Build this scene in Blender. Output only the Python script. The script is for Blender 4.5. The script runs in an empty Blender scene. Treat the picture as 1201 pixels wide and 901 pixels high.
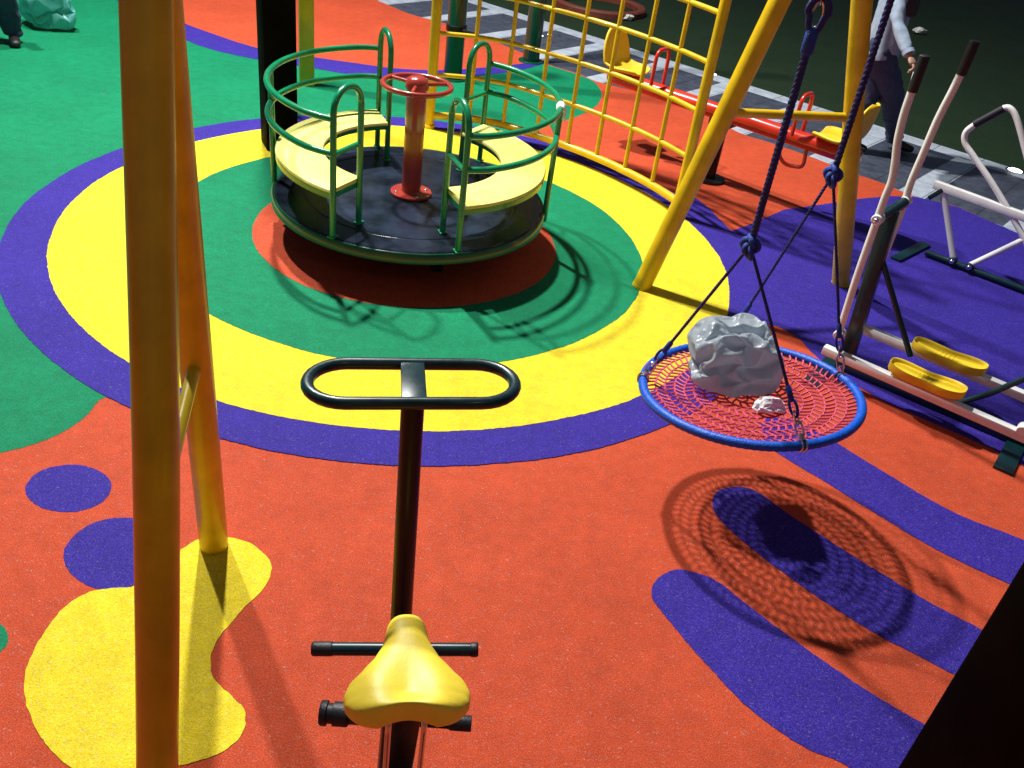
import bpy, bmesh, math, random
from mathutils import Vector, Matrix, noise
random.seed(7)
PI = math.pi
scene = bpy.context.scene
C = scene.collection

# ------------------------------------------------------------------ camera
CAM_H = 2.3
FPX, PITCH, ROLL = 1050.0, 0.58822, 0.14107          # focal length in photo pixels (1201 wide)
cp, sp, cr, sr = math.cos(PITCH), math.sin(PITCH), math.cos(ROLL), math.sin(ROLL)
FW = Vector((0, cp, -sp))
_r = Vector((1, 0, 0)); _u = Vector((0, sp, cp))
RT = _r * cr + _u * sr
UP = _u * cr - _r * sr
EYE = Vector((0, 0, CAM_H))
cam_d = bpy.data.cameras.new('camera'); cam = bpy.data.objects.new('camera', cam_d); C.objects.link(cam)
cam_d.sensor_width = 36; cam_d.lens = 36 * FPX / 1201.0
cam_d.clip_start = 0.02; cam_d.clip_end = 500
cam.matrix_world = Matrix(((RT.x, UP.x, -FW.x, 0), (RT.y, UP.y, -FW.y, 0), (RT.z, UP.z, -FW.z, CAM_H), (0, 0, 0, 1)))
scene.camera = cam

def ray(px, py): return FW + RT * ((px - 600.5) / FPX) - UP * ((py - 450.5) / FPX)
def gp(px, py, z=0.0):                                # survey: the point at height z seen there
    d = ray(px, py); return EYE + d * ((z - CAM_H) / d.z)
def onplane(px, py, p, n):
    d = ray(px, py); return EYE + d * ((Vector(p) - EYE).dot(n) / d.dot(n))

# ------------------------------------------------------------------ materials
def mat(name, col, rough=0.5, metal=0.0, spec=0.5, coat=0.0, var=0.0, vscale=20.0, bump=0.0, bscale=60.0, col2=None, dirt=0.0):
    m = bpy.data.materials.new(name); m.use_nodes = True
    nt = m.node_tree; b = nt.nodes['Principled BSDF']
    b.inputs['Base Color'].default_value = (*col, 1); b.inputs['Roughness'].default_value = rough
    b.inputs['Metallic'].default_value = metal; b.inputs['Specular IOR Level'].default_value = spec
    b.inputs['Coat Weight'].default_value = coat; b.inputs['Coat Roughness'].default_value = 0.08
    tc = nt.nodes.new('ShaderNodeTexCoord')
    if var or col2 or dirt:
        n = nt.nodes.new('ShaderNodeTexNoise'); n.inputs['Scale'].default_value = vscale; n.inputs['Detail'].default_value = 6
        n.inputs['Roughness'].default_value = 0.6
        nt.links.new(tc.outputs['Object'], n.inputs['Vector'])
        r = nt.nodes.new('ShaderNodeValToRGB')
        r.color_ramp.elements[0].position = 0.35; r.color_ramp.elements[1].position = 0.68
        c2 = col2 or tuple(max(0, c * (1 - var)) for c in col)
        r.color_ramp.elements[0].color = (*c2, 1); r.color_ramp.elements[1].color = (*[min(1, c * (1 + var * .3)) for c in col], 1)
        nt.links.new(n.outputs['Fac'], r.inputs['Fac']); nt.links.new(r.outputs['Color'], b.inputs['Base Color'])
        rr = nt.nodes.new('ShaderNodeMapRange'); rr.inputs['To Min'].default_value = rough * .75; rr.inputs['To Max'].default_value = min(1, rough * 1.4)
        nt.links.new(n.outputs['Fac'], rr.inputs['Value']); nt.links.new(rr.outputs['Result'], b.inputs['Roughness'])
    if bump:
        n2 = nt.nodes.new('ShaderNodeTexNoise'); n2.inputs['Scale'].default_value = bscale; n2.inputs['Detail'].default_value = 4
        nt.links.new(tc.outputs['Object'], n2.inputs['Vector'])
        bp = nt.nodes.new('ShaderNodeBump'); bp.inputs['Strength'].default_value = bump; bp.inputs['Distance'].default_value = 0.004
        nt.links.new(n2.outputs['Fac'], bp.inputs['Height']); nt.links.new(bp.outputs['Normal'], b.inputs['Normal'])
    return m

def floor_mat(name, col, dark, light, glint=0.5):
    """short synthetic playground turf: blade-scale colour variation, blade bump and pale blades with glints put into their colour, big soft wear patches"""
    m = bpy.data.materials.new(name); m.use_nodes = True
    nt = m.node_tree; N = nt.nodes; L = nt.links; b = N['Principled BSDF']
    geo = N.new('ShaderNodeNewGeometry')
    def noise_(scale, det=3, rough=.6, dist=0, vec=None):
        n = N.new('ShaderNodeTexNoise'); n.inputs['Scale'].default_value = scale; n.inputs['Detail'].default_value = det
        n.inputs['Roughness'].default_value = rough; n.inputs['Distortion'].default_value = dist
        L.new(vec or geo.outputs['Position'], n.inputs['Vector']); return n
    fine = noise_(230, 3, .7, .4)
    r = N.new('ShaderNodeValToRGB'); e = r.color_ramp.elements
    e[0].position = .33; e[0].color = (*dark, 1); e[1].position = .66; e[1].color = (*light, 1)
    k = e.new(.5); k.color = (*col, 1)
    L.new(fine.outputs['Fac'], r.inputs['Fac'])
    big = noise_(1.7, 5, .65)
    mr = N.new('ShaderNodeMapRange'); mr.inputs['From Min'].default_value = .3; mr.inputs['From Max'].default_value = .7
    mr.inputs['To Min'].default_value = .86; mr.inputs['To Max'].default_value = 1.08
    L.new(big.outputs['Fac'], mr.inputs['Value'])
    mid = noise_(14, 5, .7)
    mr2 = N.new('ShaderNodeMapRange'); mr2.inputs['From Min'].default_value = .3; mr2.inputs['From Max'].default_value = .7
    mr2.inputs['To Min'].default_value = .86; mr2.inputs['To Max'].default_value = 1.12
    L.new(mid.outputs['Fac'], mr2.inputs['Value'])
    mm = N.new('ShaderNodeMath'); mm.operation = 'MULTIPLY'; L.new(mr.outputs['Result'], mm.inputs[0]); L.new(mr2.outputs['Result'], mm.inputs[1])
    mul = N.new('ShaderNodeVectorMath'); mul.operation = 'SCALE'
    L.new(r.outputs['Color'], mul.inputs[0]); L.new(mm.outputs['Value'], mul.inputs['Scale'])
    # pale blades: thin stretched cells, fibre glints put into the colour
    warp = noise_(40, 2)
    wm = N.new('ShaderNodeVectorMath'); wm.operation = 'MULTIPLY_ADD'
    L.new(warp.outputs['Color'], wm.inputs[0]); wm.inputs[1].default_value = (.03, .03, 0); L.new(geo.outputs['Position'], wm.inputs[2])
    blades = []
    for ang in (.5, 1.9, 2.9):
        mp = N.new('ShaderNodeMapping'); mp.inputs['Rotation'].default_value = (0, 0, ang); mp.inputs['Scale'].default_value = (70, 330, 1)
        L.new(wm.outputs[0], mp.inputs['Vector'])
        v = N.new('ShaderNodeTexVoronoi'); v.inputs['Scale'].default_value = 1
        L.new(mp.outputs[0], v.inputs['Vector'])
        lt = N.new('ShaderNodeMath'); lt.operation = 'LESS_THAN'; lt.inputs[1].default_value = .30
        L.new(v.outputs['Distance'], lt.inputs[0])
        sc = N.new('ShaderNodeSeparateColor'); L.new(v.outputs['Color'], sc.inputs[0])
        gt = N.new('ShaderNodeMath'); gt.operation = 'GREATER_THAN'; gt.inputs[1].default_value = .87
        L.new(sc.outputs[0], gt.inputs[0])
        ml = N.new('ShaderNodeMath'); ml.operation = 'MULTIPLY'; L.new(lt.outputs[0], ml.inputs[0]); L.new(gt.outputs[0], ml.inputs[1])
        blades.append(ml)
    a = N.new('ShaderNodeMath'); a.operation = 'MAXIMUM'; L.new(blades[0].outputs[0], a.inputs[0]); L.new(blades[1].outputs[0], a.inputs[1])
    a2 = N.new('ShaderNodeMath'); a2.operation = 'MAXIMUM'; L.new(a.outputs[0], a2.inputs[0]); L.new(blades[2].outputs[0], a2.inputs[1])
    gl = N.new('ShaderNodeMath'); gl.operation = 'MULTIPLY'; gl.inputs[1].default_value = glint; L.new(a2.outputs[0], gl.inputs[0])
    mix = N.new('ShaderNodeMix'); mix.data_type = 'RGBA'
    L.new(gl.outputs[0], mix.inputs['Factor']); L.new(mul.outputs[0], mix.inputs['A'])
    mix.inputs['B'].default_value = (*[min(1, c * .55 + .33) for c in light], 1)
    dn = noise_(3.1, 9, .75, .3); dr = N.new('ShaderNodeMapRange'); dr.inputs['From Min'].default_value = .64; dr.inputs['From Max'].default_value = .80
    dr.inputs['To Min'].default_value = 0; dr.inputs['To Max'].default_value = .35; L.new(dn.outputs['Fac'], dr.inputs['Value'])
    dm = N.new('ShaderNodeMath'); dm.operation = 'MULTIPLY'; L.new(dr.outputs['Result'], dm.inputs[0]); L.new(fine.outputs['Fac'], dm.inputs[1])
    mix2 = N.new('ShaderNodeMix'); mix2.data_type = 'RGBA'; L.new(dm.outputs[0], mix2.inputs['Factor']); L.new(mix.outputs['Result'], mix2.inputs['A'])
    mix2.inputs['B'].default_value = (.42, .38, .33, 1) if name != 'dark lawn' else (.02, .02, .015, 1)
    L.new(mix2.outputs['Result'], b.inputs['Base Color'])
    b.inputs['Roughness'].default_value = .7; b.inputs['Specular IOR Level'].default_value = .18
    bp = N.new('ShaderNodeBump'); bp.inputs['Strength'].default_value = .75; bp.inputs['Distance'].default_value = .004
    hb = noise_(300, 2, .6)
    ad = N.new('ShaderNodeMath'); ad.operation = 'ADD'; L.new(hb.outputs['Fac'], ad.inputs[0]); L.new(a2.outputs[0], ad.inputs[1])
    L.new(ad.outputs[0], bp.inputs['Height']); L.new(bp.outputs['Normal'], b.inputs['Normal'])
    return m

M = {}
M['orange'] = floor_mat('orange turf', (.57, .070, .022), (.40, .037, .011), (.69, .130, .055), .38)
M['yellowf'] = floor_mat('yellow turf', (.88, .68, .012), (.68, .49, .005), (.95, .82, .09), .5)
M['purple'] = floor_mat('violet turf', (.034, .016, .28), (.015, .007, .16), (.075, .052, .40), .26)
M['greenf'] = floor_mat('green turf', (.0, .215, .090), (.0, .145, .055), (.006, .29, .135), .14)
M['lawn'] = floor_mat('dark lawn', (.013, .030, .012), (.004, .010, .004), (.032, .066, .026), .10)

def tile_mat():
    m = bpy.data.materials.new('slate paving'); m.use_nodes = True
    nt = m.node_tree; N = nt.nodes; L = nt.links; b = N['Principled BSDF']
    geo = N.new('ShaderNodeNewGeometry')
    def dot(v):
        d = N.new('ShaderNodeVectorMath'); d.operation = 'DOT_PRODUCT'; L.new(geo.outputs['Position'], d.inputs[0]); d.inputs[1].default_value = v; return d.outputs['Value']
    def math_(op, a, bb=None, c=None):
        n = N.new('ShaderNodeMath'); n.operation = op
        for i, x in enumerate((a, bb, c)):
            if x is None: continue
            if isinstance(x, (int, float)): n.inputs[i].default_value = x
            else: L.new(x, n.inputs[i])
        return n.outputs[0]
    u = dot((.8, -.6, 0)); v = dot((.6, .8, 0))
    def band(x, off, per, half):
        w = math_('WRAP', math_('SUBTRACT', x, off), per / 2, -per / 2)
        return math_('LESS_THAN', math_('ABSOLUTE', w), half)
    lines = math_('MAXIMUM', band(u, -7.5, .81, .105), band(v, 8.77, 1.62, .12))
    joints = math_('MAXIMUM', band(u, -7.415, .405, .004), band(v, 8.88, .405, .004))
    n1 = N.new('ShaderNodeTexNoise'); n1.inputs['Scale'].default_value = 9; n1.inputs['Detail'].default_value = 8; n1.inputs['Roughness'].default_value = .7
    L.new(geo.outputs['Position'], n1.inputs['Vector'])
    ra = N.new('ShaderNodeValToRGB'); ra.color_ramp.elements[0].color = (.035, .042, .065, 1); ra.color_ramp.elements[1].color = (.085, .095, .13, 1)
    rb = N.new('ShaderNodeValToRGB'); rb.color_ramp.elements[0].color = (.34, .39, .46, 1); rb.color_ramp.elements[1].color = (.54, .60, .67, 1)
    for r in (ra, rb):
        r.color_ramp.elements[0].position = .35; r.color_ramp.elements[1].position = .68; L.new(n1.outputs['Fac'], r.inputs['Fac'])
    mx = N.new('ShaderNodeMix'); mx.data_type = 'RGBA'
    L.new(lines, mx.inputs['Factor']); L.new(ra.outputs['Color'], mx.inputs['A']); L.new(rb.outputs['Color'], mx.inputs['B'])
    mj = N.new('ShaderNodeMix'); mj.data_type = 'RGBA'; L.new(math_('MULTIPLY', joints, .8), mj.inputs['Factor'])
    L.new(mx.outputs['Result'], mj.inputs['A']); mj.inputs['B'].default_value = (.015, .015, .018, 1)
    L.new(mj.outputs['Result'], b.inputs['Base Color']); b.inputs['Roughness'].default_value = .42
    bp = N.new('ShaderNodeBump'); bp.inputs['Strength'].default_value = .3; bp.inputs['Distance'].default_value = .01
    L.new(n1.outputs['Fac'], bp.inputs['Height']); L.new(bp.outputs['Normal'], b.inputs['Normal'])
    return m
M['tile'] = tile_mat()

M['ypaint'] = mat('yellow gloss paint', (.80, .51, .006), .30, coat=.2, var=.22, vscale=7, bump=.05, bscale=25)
M['ypaint_shaded'] = mat('shaded yellow gloss paint', (.64, .45, .004), .30, coat=.15, var=.22, vscale=6, bump=.05, bscale=25)  # same yellow darkened: shade of the backlit legs is put into the colour
M['gpaint'] = mat('green gloss paint', (.0, .26, .10), .25, coat=.4, var=.15, vscale=9, bump=.05)
M['dgpaint'] = mat('deep green gloss paint', (.0, .075, .035), .28, coat=.3, var=.2, vscale=9)
M['cream'] = mat('pale yellow plastic', (.90, .86, .22), .42, var=.12, vscale=12)
M['rpaint'] = mat('red gloss paint', (.40, .045, .03), .22, coat=.45, var=.18, vscale=10, bump=.05)
M['rred'] = mat('bright red gloss paint', (.72, .035, .015), .22, coat=.4, var=.12, vscale=8)
M['rubber_black'] = mat('black rubber deck', (.022, .033, .060), .20, var=.5, vscale=4.5, col2=(.004, .006, .010), bump=.35, bscale=11)  # bluish blotches put the deck's reflected light into its colour
M['black'] = mat('black gloss paint', (.005, .005, .005), .38, spec=.35, coat=.08, var=.3, vscale=12)
M['brownblack'] = mat('black brown post', (.003, .0027, .0025), .7, spec=.04, col2=(.006, .005, .004), vscale=4, bump=.2, bscale=12)
M['tealblack'] = mat('black green paint', (.004, .030, .036), .30, spec=.45, coat=.12, var=.2, vscale=30)
M['blackgrip'] = mat('black rubber grip', (.01, .01, .016), .5, bump=.3, bscale=200)
M['chrome'] = mat('bare steel', (.62, .63, .66), .22, metal=1.0)
M['bluerope'] = mat('blue rope', (.004, .045, .36), .55, var=.35, vscale=160, bump=.7, bscale=260)
M['navyrope'] = mat('navy rope', (.014, .022, .19), .55, var=.45, vscale=160, bump=.7, bscale=260)
M['bluewrap'] = mat('blue wrapped rope rim', (.0, .10, .62), .42, var=.25, vscale=90, bump=.5, bscale=160)
M['pinkrope'] = mat('red pink rope', (.78, .085, .16), .5, var=.35, vscale=120, bump=.6, bscale=300)
M['white'] = mat('white gloss paint', (.86, .85, .83), .3, coat=.2, var=.10, vscale=9)
M['ypad'] = mat('yellow moulded plastic', (.86, .60, .02), .5, var=.07, vscale=14, bump=.05, bscale=40)
M['saddle'] = mat('yellow saddle foam', (.93, .71, .05), .45, var=.08, vscale=14, bump=.12, bscale=120)
M['greybag'] = mat('grey plastic bag', (.44, .50, .55), .24, var=.18, vscale=10, bump=.35, bscale=22)
def film(m, sc=26, st=.55):
    nt = M[m].node_tree; b = nt.nodes['Principled BSDF']; tc = nt.nodes.new('ShaderNodeTexCoord')
    w = nt.nodes.new('ShaderNodeTexNoise'); w.inputs['Scale'].default_value = sc * .4; nt.links.new(tc.outputs['Object'], w.inputs['Vector'])
    ma = nt.nodes.new('ShaderNodeVectorMath'); ma.operation = 'MULTIPLY_ADD'; ma.inputs[1].default_value = (.05, .05, .05)
    nt.links.new(w.outputs['Color'], ma.inputs[0]); nt.links.new(tc.outputs['Object'], ma.inputs[2])
    v = nt.nodes.new('ShaderNodeTexVoronoi'); v.feature = 'DISTANCE_TO_EDGE'; v.inputs['Scale'].default_value = sc; nt.links.new(ma.outputs[0], v.inputs['Vector'])
    bp = nt.nodes.new('ShaderNodeBump'); bp.inputs['Strength'].default_value = st; bp.inputs['Distance'].default_value = .012
    nt.links.new(v.outputs['Distance'], bp.inputs['Height']); nt.links.new(bp.outputs['Normal'], b.inputs['Normal'])
def thin(m, amount, col):
    nt = M[m].node_tree; b = nt.nodes['Principled BSDF']; out = nt.nodes['Material Output']
    t_ = nt.nodes.new('ShaderNodeBsdfTranslucent'); t_.inputs['Color'].default_value = (*col, 1)
    mx = nt.nodes.new('ShaderNodeMixShader'); mx.inputs['Fac'].default_value = amount
    nt.links.new(b.outputs[0], mx.inputs[1]); nt.links.new(t_.outputs[0], mx.inputs[2]); nt.links.new(mx.outputs[0], out.inputs['Surface'])
film('greybag', 19, .8); thin('greybag', .35, (.62, .72, .80))

M['tissue'] = mat('white tissue', (.88, .88, .88), .8, bump=.2, bscale=60)
M['tealbag'] = mat('teal plastic bag', (.20, .62, .58), .24, var=.3, vscale=5, col2=(.12, .50, .47))
film('tealbag', 9, .4); thin('tealbag', .35, (.3, .8, .75))
M['shirt'] = mat('pale blue cotton shirt', (.30, .38, .48), .85, var=.15, vscale=30, bump=.6, bscale=14)
M['jeans'] = mat('dark blue denim', (.035, .052, .115), .85, var=.35, vscale=25, bump=.6, bscale=18)
M['skin'] = mat('skin', (.42, .24, .17), .5, var=.1, vscale=40)
M['hair'] = mat('dark hair', (.012, .010, .009), .55, var=.3, vscale=90, bump=.6, bscale=120)
M['scarf'] = mat('dark brown cloth', (.045, .032, .034), .85, var=.3, vscale=20, bump=.5, bscale=20)
M['shoe'] = mat('dark shoe', (.02, .018, .018), .5, var=.2)
M['clay'] = mat('red brown ring', (.16, .035, .018), .6, var=.3, vscale=14, bump=.4, bscale=40)
M['paper'] = mat('white paper', (.75, .74, .70), .8, bump=.3)
M['decal'] = mat('black and white sticker print', (.72, .72, .72), .5)
M['print'] = mat('black print', (.02, .02, .02), .5)
lampm = bpy.data.materials.new('lit ground lamp'); lampm.use_nodes = True
_b = lampm.node_tree.nodes['Principled BSDF']; _b.inputs['Base Color'].default_value = (.9, .9, .85, 1)
_b.inputs['Emission Color'].default_value = (1, .95, .85, 1); _b.inputs['Emission Strength'].default_value = 9
M['lamp'] = lampm

# ------------------------------------------------------------------ mesh helpers
ORG = {}
def finish(name, bm, m, parent=None, origin=None, smooth=True, ang=40):
    me = bpy.data.meshes.new(name)
    o = bpy.data.objects.new(name, me)
    if parent is not None: org = ORG[parent.name]
    else: org = Vector(origin) if origin is not None else Vector((0, 0, 0))
    bmesh.ops.translate(bm, verts=bm.verts, vec=-org)
    bmesh.ops.recalc_face_normals(bm, faces=bm.faces)
    if smooth:
        for f in bm.faces: f.smooth = True
        for e in bm.edges:
            if len(e.link_faces) == 2 and e.calc_face_angle(0) > math.radians(ang): e.smooth = False
    bm.to_mesh(me); bm.free()
    if m: me.materials.append(M[m] if isinstance(m, str) else m)
    C.objects.link(o)
    if parent is not None: o.parent = parent
    else: o.location = org
    ORG[o.name] = org
    return o
def tag(o, label=None, cat=None, group=None, kind=None):
    if label: o['label'] = label
    if cat: o['category'] = cat
    if group: o['group'] = group
    if kind: o['kind'] = kind
    return o
def thing(name, label, cat, loc, group=None):
    o = bpy.data.objects.new(name, None); C.objects.link(o); o.location = loc; o.empty_display_size = .1
    ORG[o.name] = Vector(loc)
    return tag(o, label, cat, group)

def frames(pts, closed=False):
    n = len(pts); T = []
    for i in range(n):
        a = pts[(i - 1) % n] if (closed or i > 0) else pts[i]
        b = pts[(i + 1) % n] if (closed or i < n - 1) else pts[i]
        T.append((b - a).normalized())
    up = Vector((0, 0, 1)) if abs(T[0].z) < .9 else Vector((1, 0, 0))
    x = T[0].cross(up).normalized(); X = [x]
    for i in range(1, n):
        x = X[-1] - T[i] * X[-1].dot(T[i]); x.normalize(); X.append(x)
    return T, X
def tube(bm, pts, r, seg=14, closed=False, caps=True):
    pts = [Vector(p) for p in pts]
    rs = r if isinstance(r, (list, tuple)) else [r] * len(pts)
    T, X = frames(pts, closed); rings = []
    for p, t, x, rr in zip(pts, T, X, rs):
        y = t.cross(x)
        rings.append([bm.verts.new(p + (x * math.cos(2 * PI * k / seg) + y * math.sin(2 * PI * k / seg)) * rr) for k in range(seg)])
    n = len(rings)
    if closed:
        # match twist at the seam
        best = min(range(seg), key=lambda s: (rings[-1][0].co - rings[0][s].co).length)
    for i in range(n if closed else n - 1):
        a, b = rings[i], rings[(i + 1) % n]; sh = best if (closed and i == n - 1) else 0
        for k in range(seg):
            bm.faces.new((a[k], a[(k + 1) % seg], b[(k + 1 + sh) % seg], b[(k + sh) % seg]))
    if caps and not closed:
        bm.faces.new(rings[0][::-1]); bm.faces.new(rings[-1])
    return bm
def rcap_tube(bm, a, b, r, seg=14, bev=.15):
    """straight tube with softened ends"""
    a, b = Vector(a), Vector(b); d = (b - a).normalized(); e = r * bev
    return tube(bm, [a, a + d * e * .3, a + d * e, b - d * e, b - d * e * .3, b], [r * .86, r * .97, r, r, r * .97, r * .86], seg)
def smooth_path(pts, n=6, closed=False):
    pts = [Vector(p) for p in pts]; out = []; m = len(pts)
    rng = range(m) if closed else range(m - 1)
    for i in rng:
        p1, p2 = pts[i], pts[(i + 1) % m]
        p0 = pts[(i - 1) % m] if (closed or i > 0) else p1 * 2 - p2
        p3 = pts[(i + 2) % m] if (closed or i + 2 < m) else p2 * 2 - p1
        for k in range(n):
            t = k / n
            out.append(.5 * ((2 * p1) + (p2 - p0) * t + (2 * p0 - 5 * p1 + 4 * p2 - p3) * t * t + (3 * p1 - p0 - 3 * p2 + p3) * t ** 3))
    if not closed: out.append(pts[-1])
    return out
def fillet(pts, rad, n=6):
    """polyline with rounded corners"""
    pts = [Vector(p) for p in pts]; out = [pts[0]]
    for i in range(1, len(pts) - 1):
        a, b, c = pts[i - 1], pts[i], pts[i + 1]
        d1 = (a - b); d2 = (c - b); r1 = min(rad, d1.length * .49, d2.length * .49)
        s = b + d1.normalized() * r1; e = b + d2.normalized() * r1
        for k in range(n + 1):
            t = k / n; out.append((1 - t) ** 2 * s + 2 * t * (1 - t) * b + t * t * e)
    out.append(pts[-1]); return out
def box(bm, c, size, rot=0.0, bev=0.0, ax=None):
    """box centred at c; ax = three unit axes, else rotated about z"""
    c = Vector(c)
    if ax is None: ax = (Vector((math.cos(rot), math.sin(rot), 0)), Vector((-math.sin(rot), math.cos(rot), 0)), Vector((0, 0, 1)))
    vs = []
    for i in (-1, 1):
        for j in (-1, 1):
            for k in (-1, 1):
                vs.append(bm.verts.new(c + ax[0] * (i * size[0] / 2) + ax[1] * (j * size[1] / 2) + ax[2] * (k * size[2] / 2)))
    F = [(0, 1, 3, 2), (4, 6, 7, 5), (0, 4, 5, 1), (2, 3, 7, 6), (0, 2, 6, 4), (1, 5, 7, 3)]
    fs = [bm.faces.new([vs[i] for i in f]) for f in F]
    if bev:
        es = list({e for f in fs for e in f.edges})
        bmesh.ops.bevel(bm, geom=es, offset=bev, segments=2, affect='EDGES', profile=.5)
    return bm
def beam(bm, a, b, w, h, bev=.004, side=None):
    a, b = Vector(a), Vector(b); d = (b - a); L = d.length; d.normalize()
    s = d.cross(Vector((0, 0, 1))) if side is None else Vector(side)
    if s.length < .05: s = Vector((1, 0, 0))
    s.normalize(); u = s.cross(d).normalized()
    return box(bm, (a + b) / 2, (L, w, h), bev=bev, ax=(d, s, u))
def lathe(bm, c, prof, seg=40, axis=None):
    c = Vector(c); axis = Vector(axis or (0, 0, 1)).normalized()
    x = axis.cross(Vector((1, 0, 0)) if abs(axis.x) < .9 else Vector((0, 1, 0))).normalized(); y = axis.cross(x)
    rings = []
    for r, z in prof:
        if r < 1e-6: rings.append([bm.verts.new(c + axis * z)])
        else: rings.append([bm.verts.new(c + axis * z + (x * math.cos(2 * PI * k / seg) + y * math.sin(2 * PI * k / seg)) * r) for k in range(seg)])
    for a, b in zip(rings, rings[1:]):
        for k in range(seg):
            k2 = (k + 1) % seg
            if len(a) == 1 and len(b) > 1: bm.faces.new((a[0], b[k2], b[k]))
            elif len(b) == 1 and len(a) > 1: bm.faces.new((a[k], a[k2], b[0]))
            elif len(a) > 1: bm.faces.new((a[k], a[k2], b[k2], b[k]))
    return bm
def bolt(bm, c, axis, r=.011):
    return lathe(bm, c, [(0, r * .8), (r * .5, r * .75), (r * .9, r * .4), (r, 0), (r * 1.35, 0), (r * 1.35, -r * .25), (0, -r * .25)], 14, axis)
def sheet(name, pts, z, m, label, cat='floor', jitter=.0024, step=.012, kind='structure'):
    """flat coloured floor area with a slightly ragged cut edge, real thickness skirt"""
    P = [Vector((p[0], p[1], 0)) for p in pts]; out = []
    for a, b in zip(P, P[1:] + P[:1]):
        n = max(1, min(60, int((b - a).length / step)))
        for k in range(n): out.append(a.lerp(b, k / n))
    if jitter:
        for p in out:
            q = noise.noise_vector(p * 60) * jitter + noise.noise_vector(p * 9) * jitter * 1.5
            p.x += q.x + random.uniform(-.0014, .0014); p.y += q.y + random.uniform(-.0014, .0014)
    bm = bmesh.new()
    vs = [bm.verts.new((p.x, p.y, z)) for p in out]
    f = bm.faces.new(vs)
    bmesh.ops.triangulate(bm, faces=[f])
    o = finish(name, bm, m, smooth=False)
    for p in o.data.polygons: pass
    if o.data.polygons[0].normal.z < 0: o.data.flip_normals()
    return tag(o, label, cat, kind=kind)
def px(pts, z=0.0, close=True, n=5):
    w = [gp(a, b, z) for a, b in pts]
    return smooth_path(w, n, closed=close)

# ------------------------------------------------------------------ ground
def flat(name, x0, x1, y0, y1, z, m, label, cat):
    bm = bmesh.new(); vs = [bm.verts.new(v) for v in ((x0, y0, z), (x1, y0, z), (x1, y1, z), (x0, y1, z))]; bm.faces.new(vs)
    return tag(finish(name, bm, m, smooth=False), label, cat, kind='structure')
flat('lawn', -60, 60, -40, 90, -.016, 'lawn', 'dark lawn beyond the paved strip at the back of the playground', 'lawn')
# paving strip (its far edge runs along v = 8.88)
uD, vD = Vector((.8, -.6, 0)), Vector((.6, .8, 0))
pv = [uD * -30 + vD * 8.88, uD * 25 + vD * 8.88, uD * 25 + vD * 2, uD * -30 + vD * 2]
sheet('paving', pv, -.008, 'tile', 'slate blue paving with pale crossing bands behind the coloured floor', 'paving', jitter=0, step=50)
# coloured floor: orange base, outline from the surveyed edge
orange_edge = [gp(441, 0), gp(458, 7), gp(482, 17), gp(520, 27), gp(560, 41), gp(596, 55), gp(630, 70), gp(650, 78), gp(680, 87), gp(698, 95), gp(740, 106),
               gp(790, 120), gp(830, 137), gp(868, 156), gp(905, 168), gp(940, 180), gp(972, 192), gp(1000, 203), gp(1030, 213), gp(1060, 226),
               gp(1075, 231), gp(1104, 238), gp(1124, 243), gp(1160, 259), gp(1200, 276), gp(1300, 312)]
oe = smooth_path(orange_edge, 3)
base = [Vector((-12, -6, 0)), Vector((9, -6, 0)), Vector((9, 3.4, 0)), Vector((5.0, 4.5, 0))] + oe[::-1] + [Vector((-2.6, 13.4, 0)), Vector((-12, 15, 0))]
sheet('orange_floor', base, 0.0, 'orange', 'orange red rubber turf floor under all the play equipment', 'floor')
# big green field, left and behind the ring
g_up = [(-160, -60), (-60, -45), (40, -25), (120, -6), (170, 12), (211, 42), (246, 55), (300, 67), (370, 78), (415, 87), (460, 91), (520, 90), (565, 86), (600, 83), (622, 75), (635, 74), (655, 80), (680, 88), (698, 97), (706, 111), (698, 125), (680, 135), (655, 143), (625, 152),
        (600, 165), (560, 200), (400, 260), (250, 330), (200, 410), (150, 455), (116, 469), (104, 484), (84, 500), (44, 519), (0, 531), (-120, 560), (-300, 590)]
green_w = [gp(a, b, .003) for a, b in g_up]
green_poly = smooth_path(green_w, 4) + [Vector((-7.5, 2.9, 0)), Vector((-12, 4, 0)), Vector((-12, 12, 0)), Vector((-8, 11.5, 0))]
sheet('green_floor_area', green_poly, .0012, 'greenf', 'large green field of turf left of and behind the ringed circle', 'floor')
# violet curved stripe above the green
up_e = [(100, -35), (150, -8), (208, 23), (246, 38), (306, 57), (370, 67), (420, 74), (466, 80), (520, 82), (566, 79), (616, 74), (634, 72)]
lo_e = [(640, 74), (622, 79), (600, 84), (565, 88), (520, 92), (460, 93), (415, 88), (370, 80), (300, 69), (246, 57), (211, 43), (165, 15), (120, -8), (90, -22)]
sheet('violet_curved_stripe', [p for p in smooth_path([gp(*q, .006) for q in up_e], 5)] + smooth_path([gp(*q, .006) for q in lo_e], 5), .0028, 'purple',
      'long curved violet stripe between the orange and green fields at the back', 'floor marking')
# violet field on the right
vf = [(795, 215), (830, 243), (858, 271), (880, 263), (920, 246), (976, 238), (1010, 233), (1045, 230), (1075, 231), (1104, 238), (1124, 243), (1160, 259), (1200, 276), (1310, 316)]
vl = [(1330, 600), (1200, 546), (1176, 532), (1120, 507), (1080, 490), (1048, 476), (1012, 457), (980, 436), (953, 414), (937, 397), (921, 387), (905, 381), (880, 378), (850, 350)]
sheet('violet_floor_area', [gp(*q, .0015) for q in vf] + smooth_path([gp(*q, .0015) for q in vl], 5), .0015, 'purple', 'wide violet field under the white exercise machines on the right', 'floor')
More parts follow.
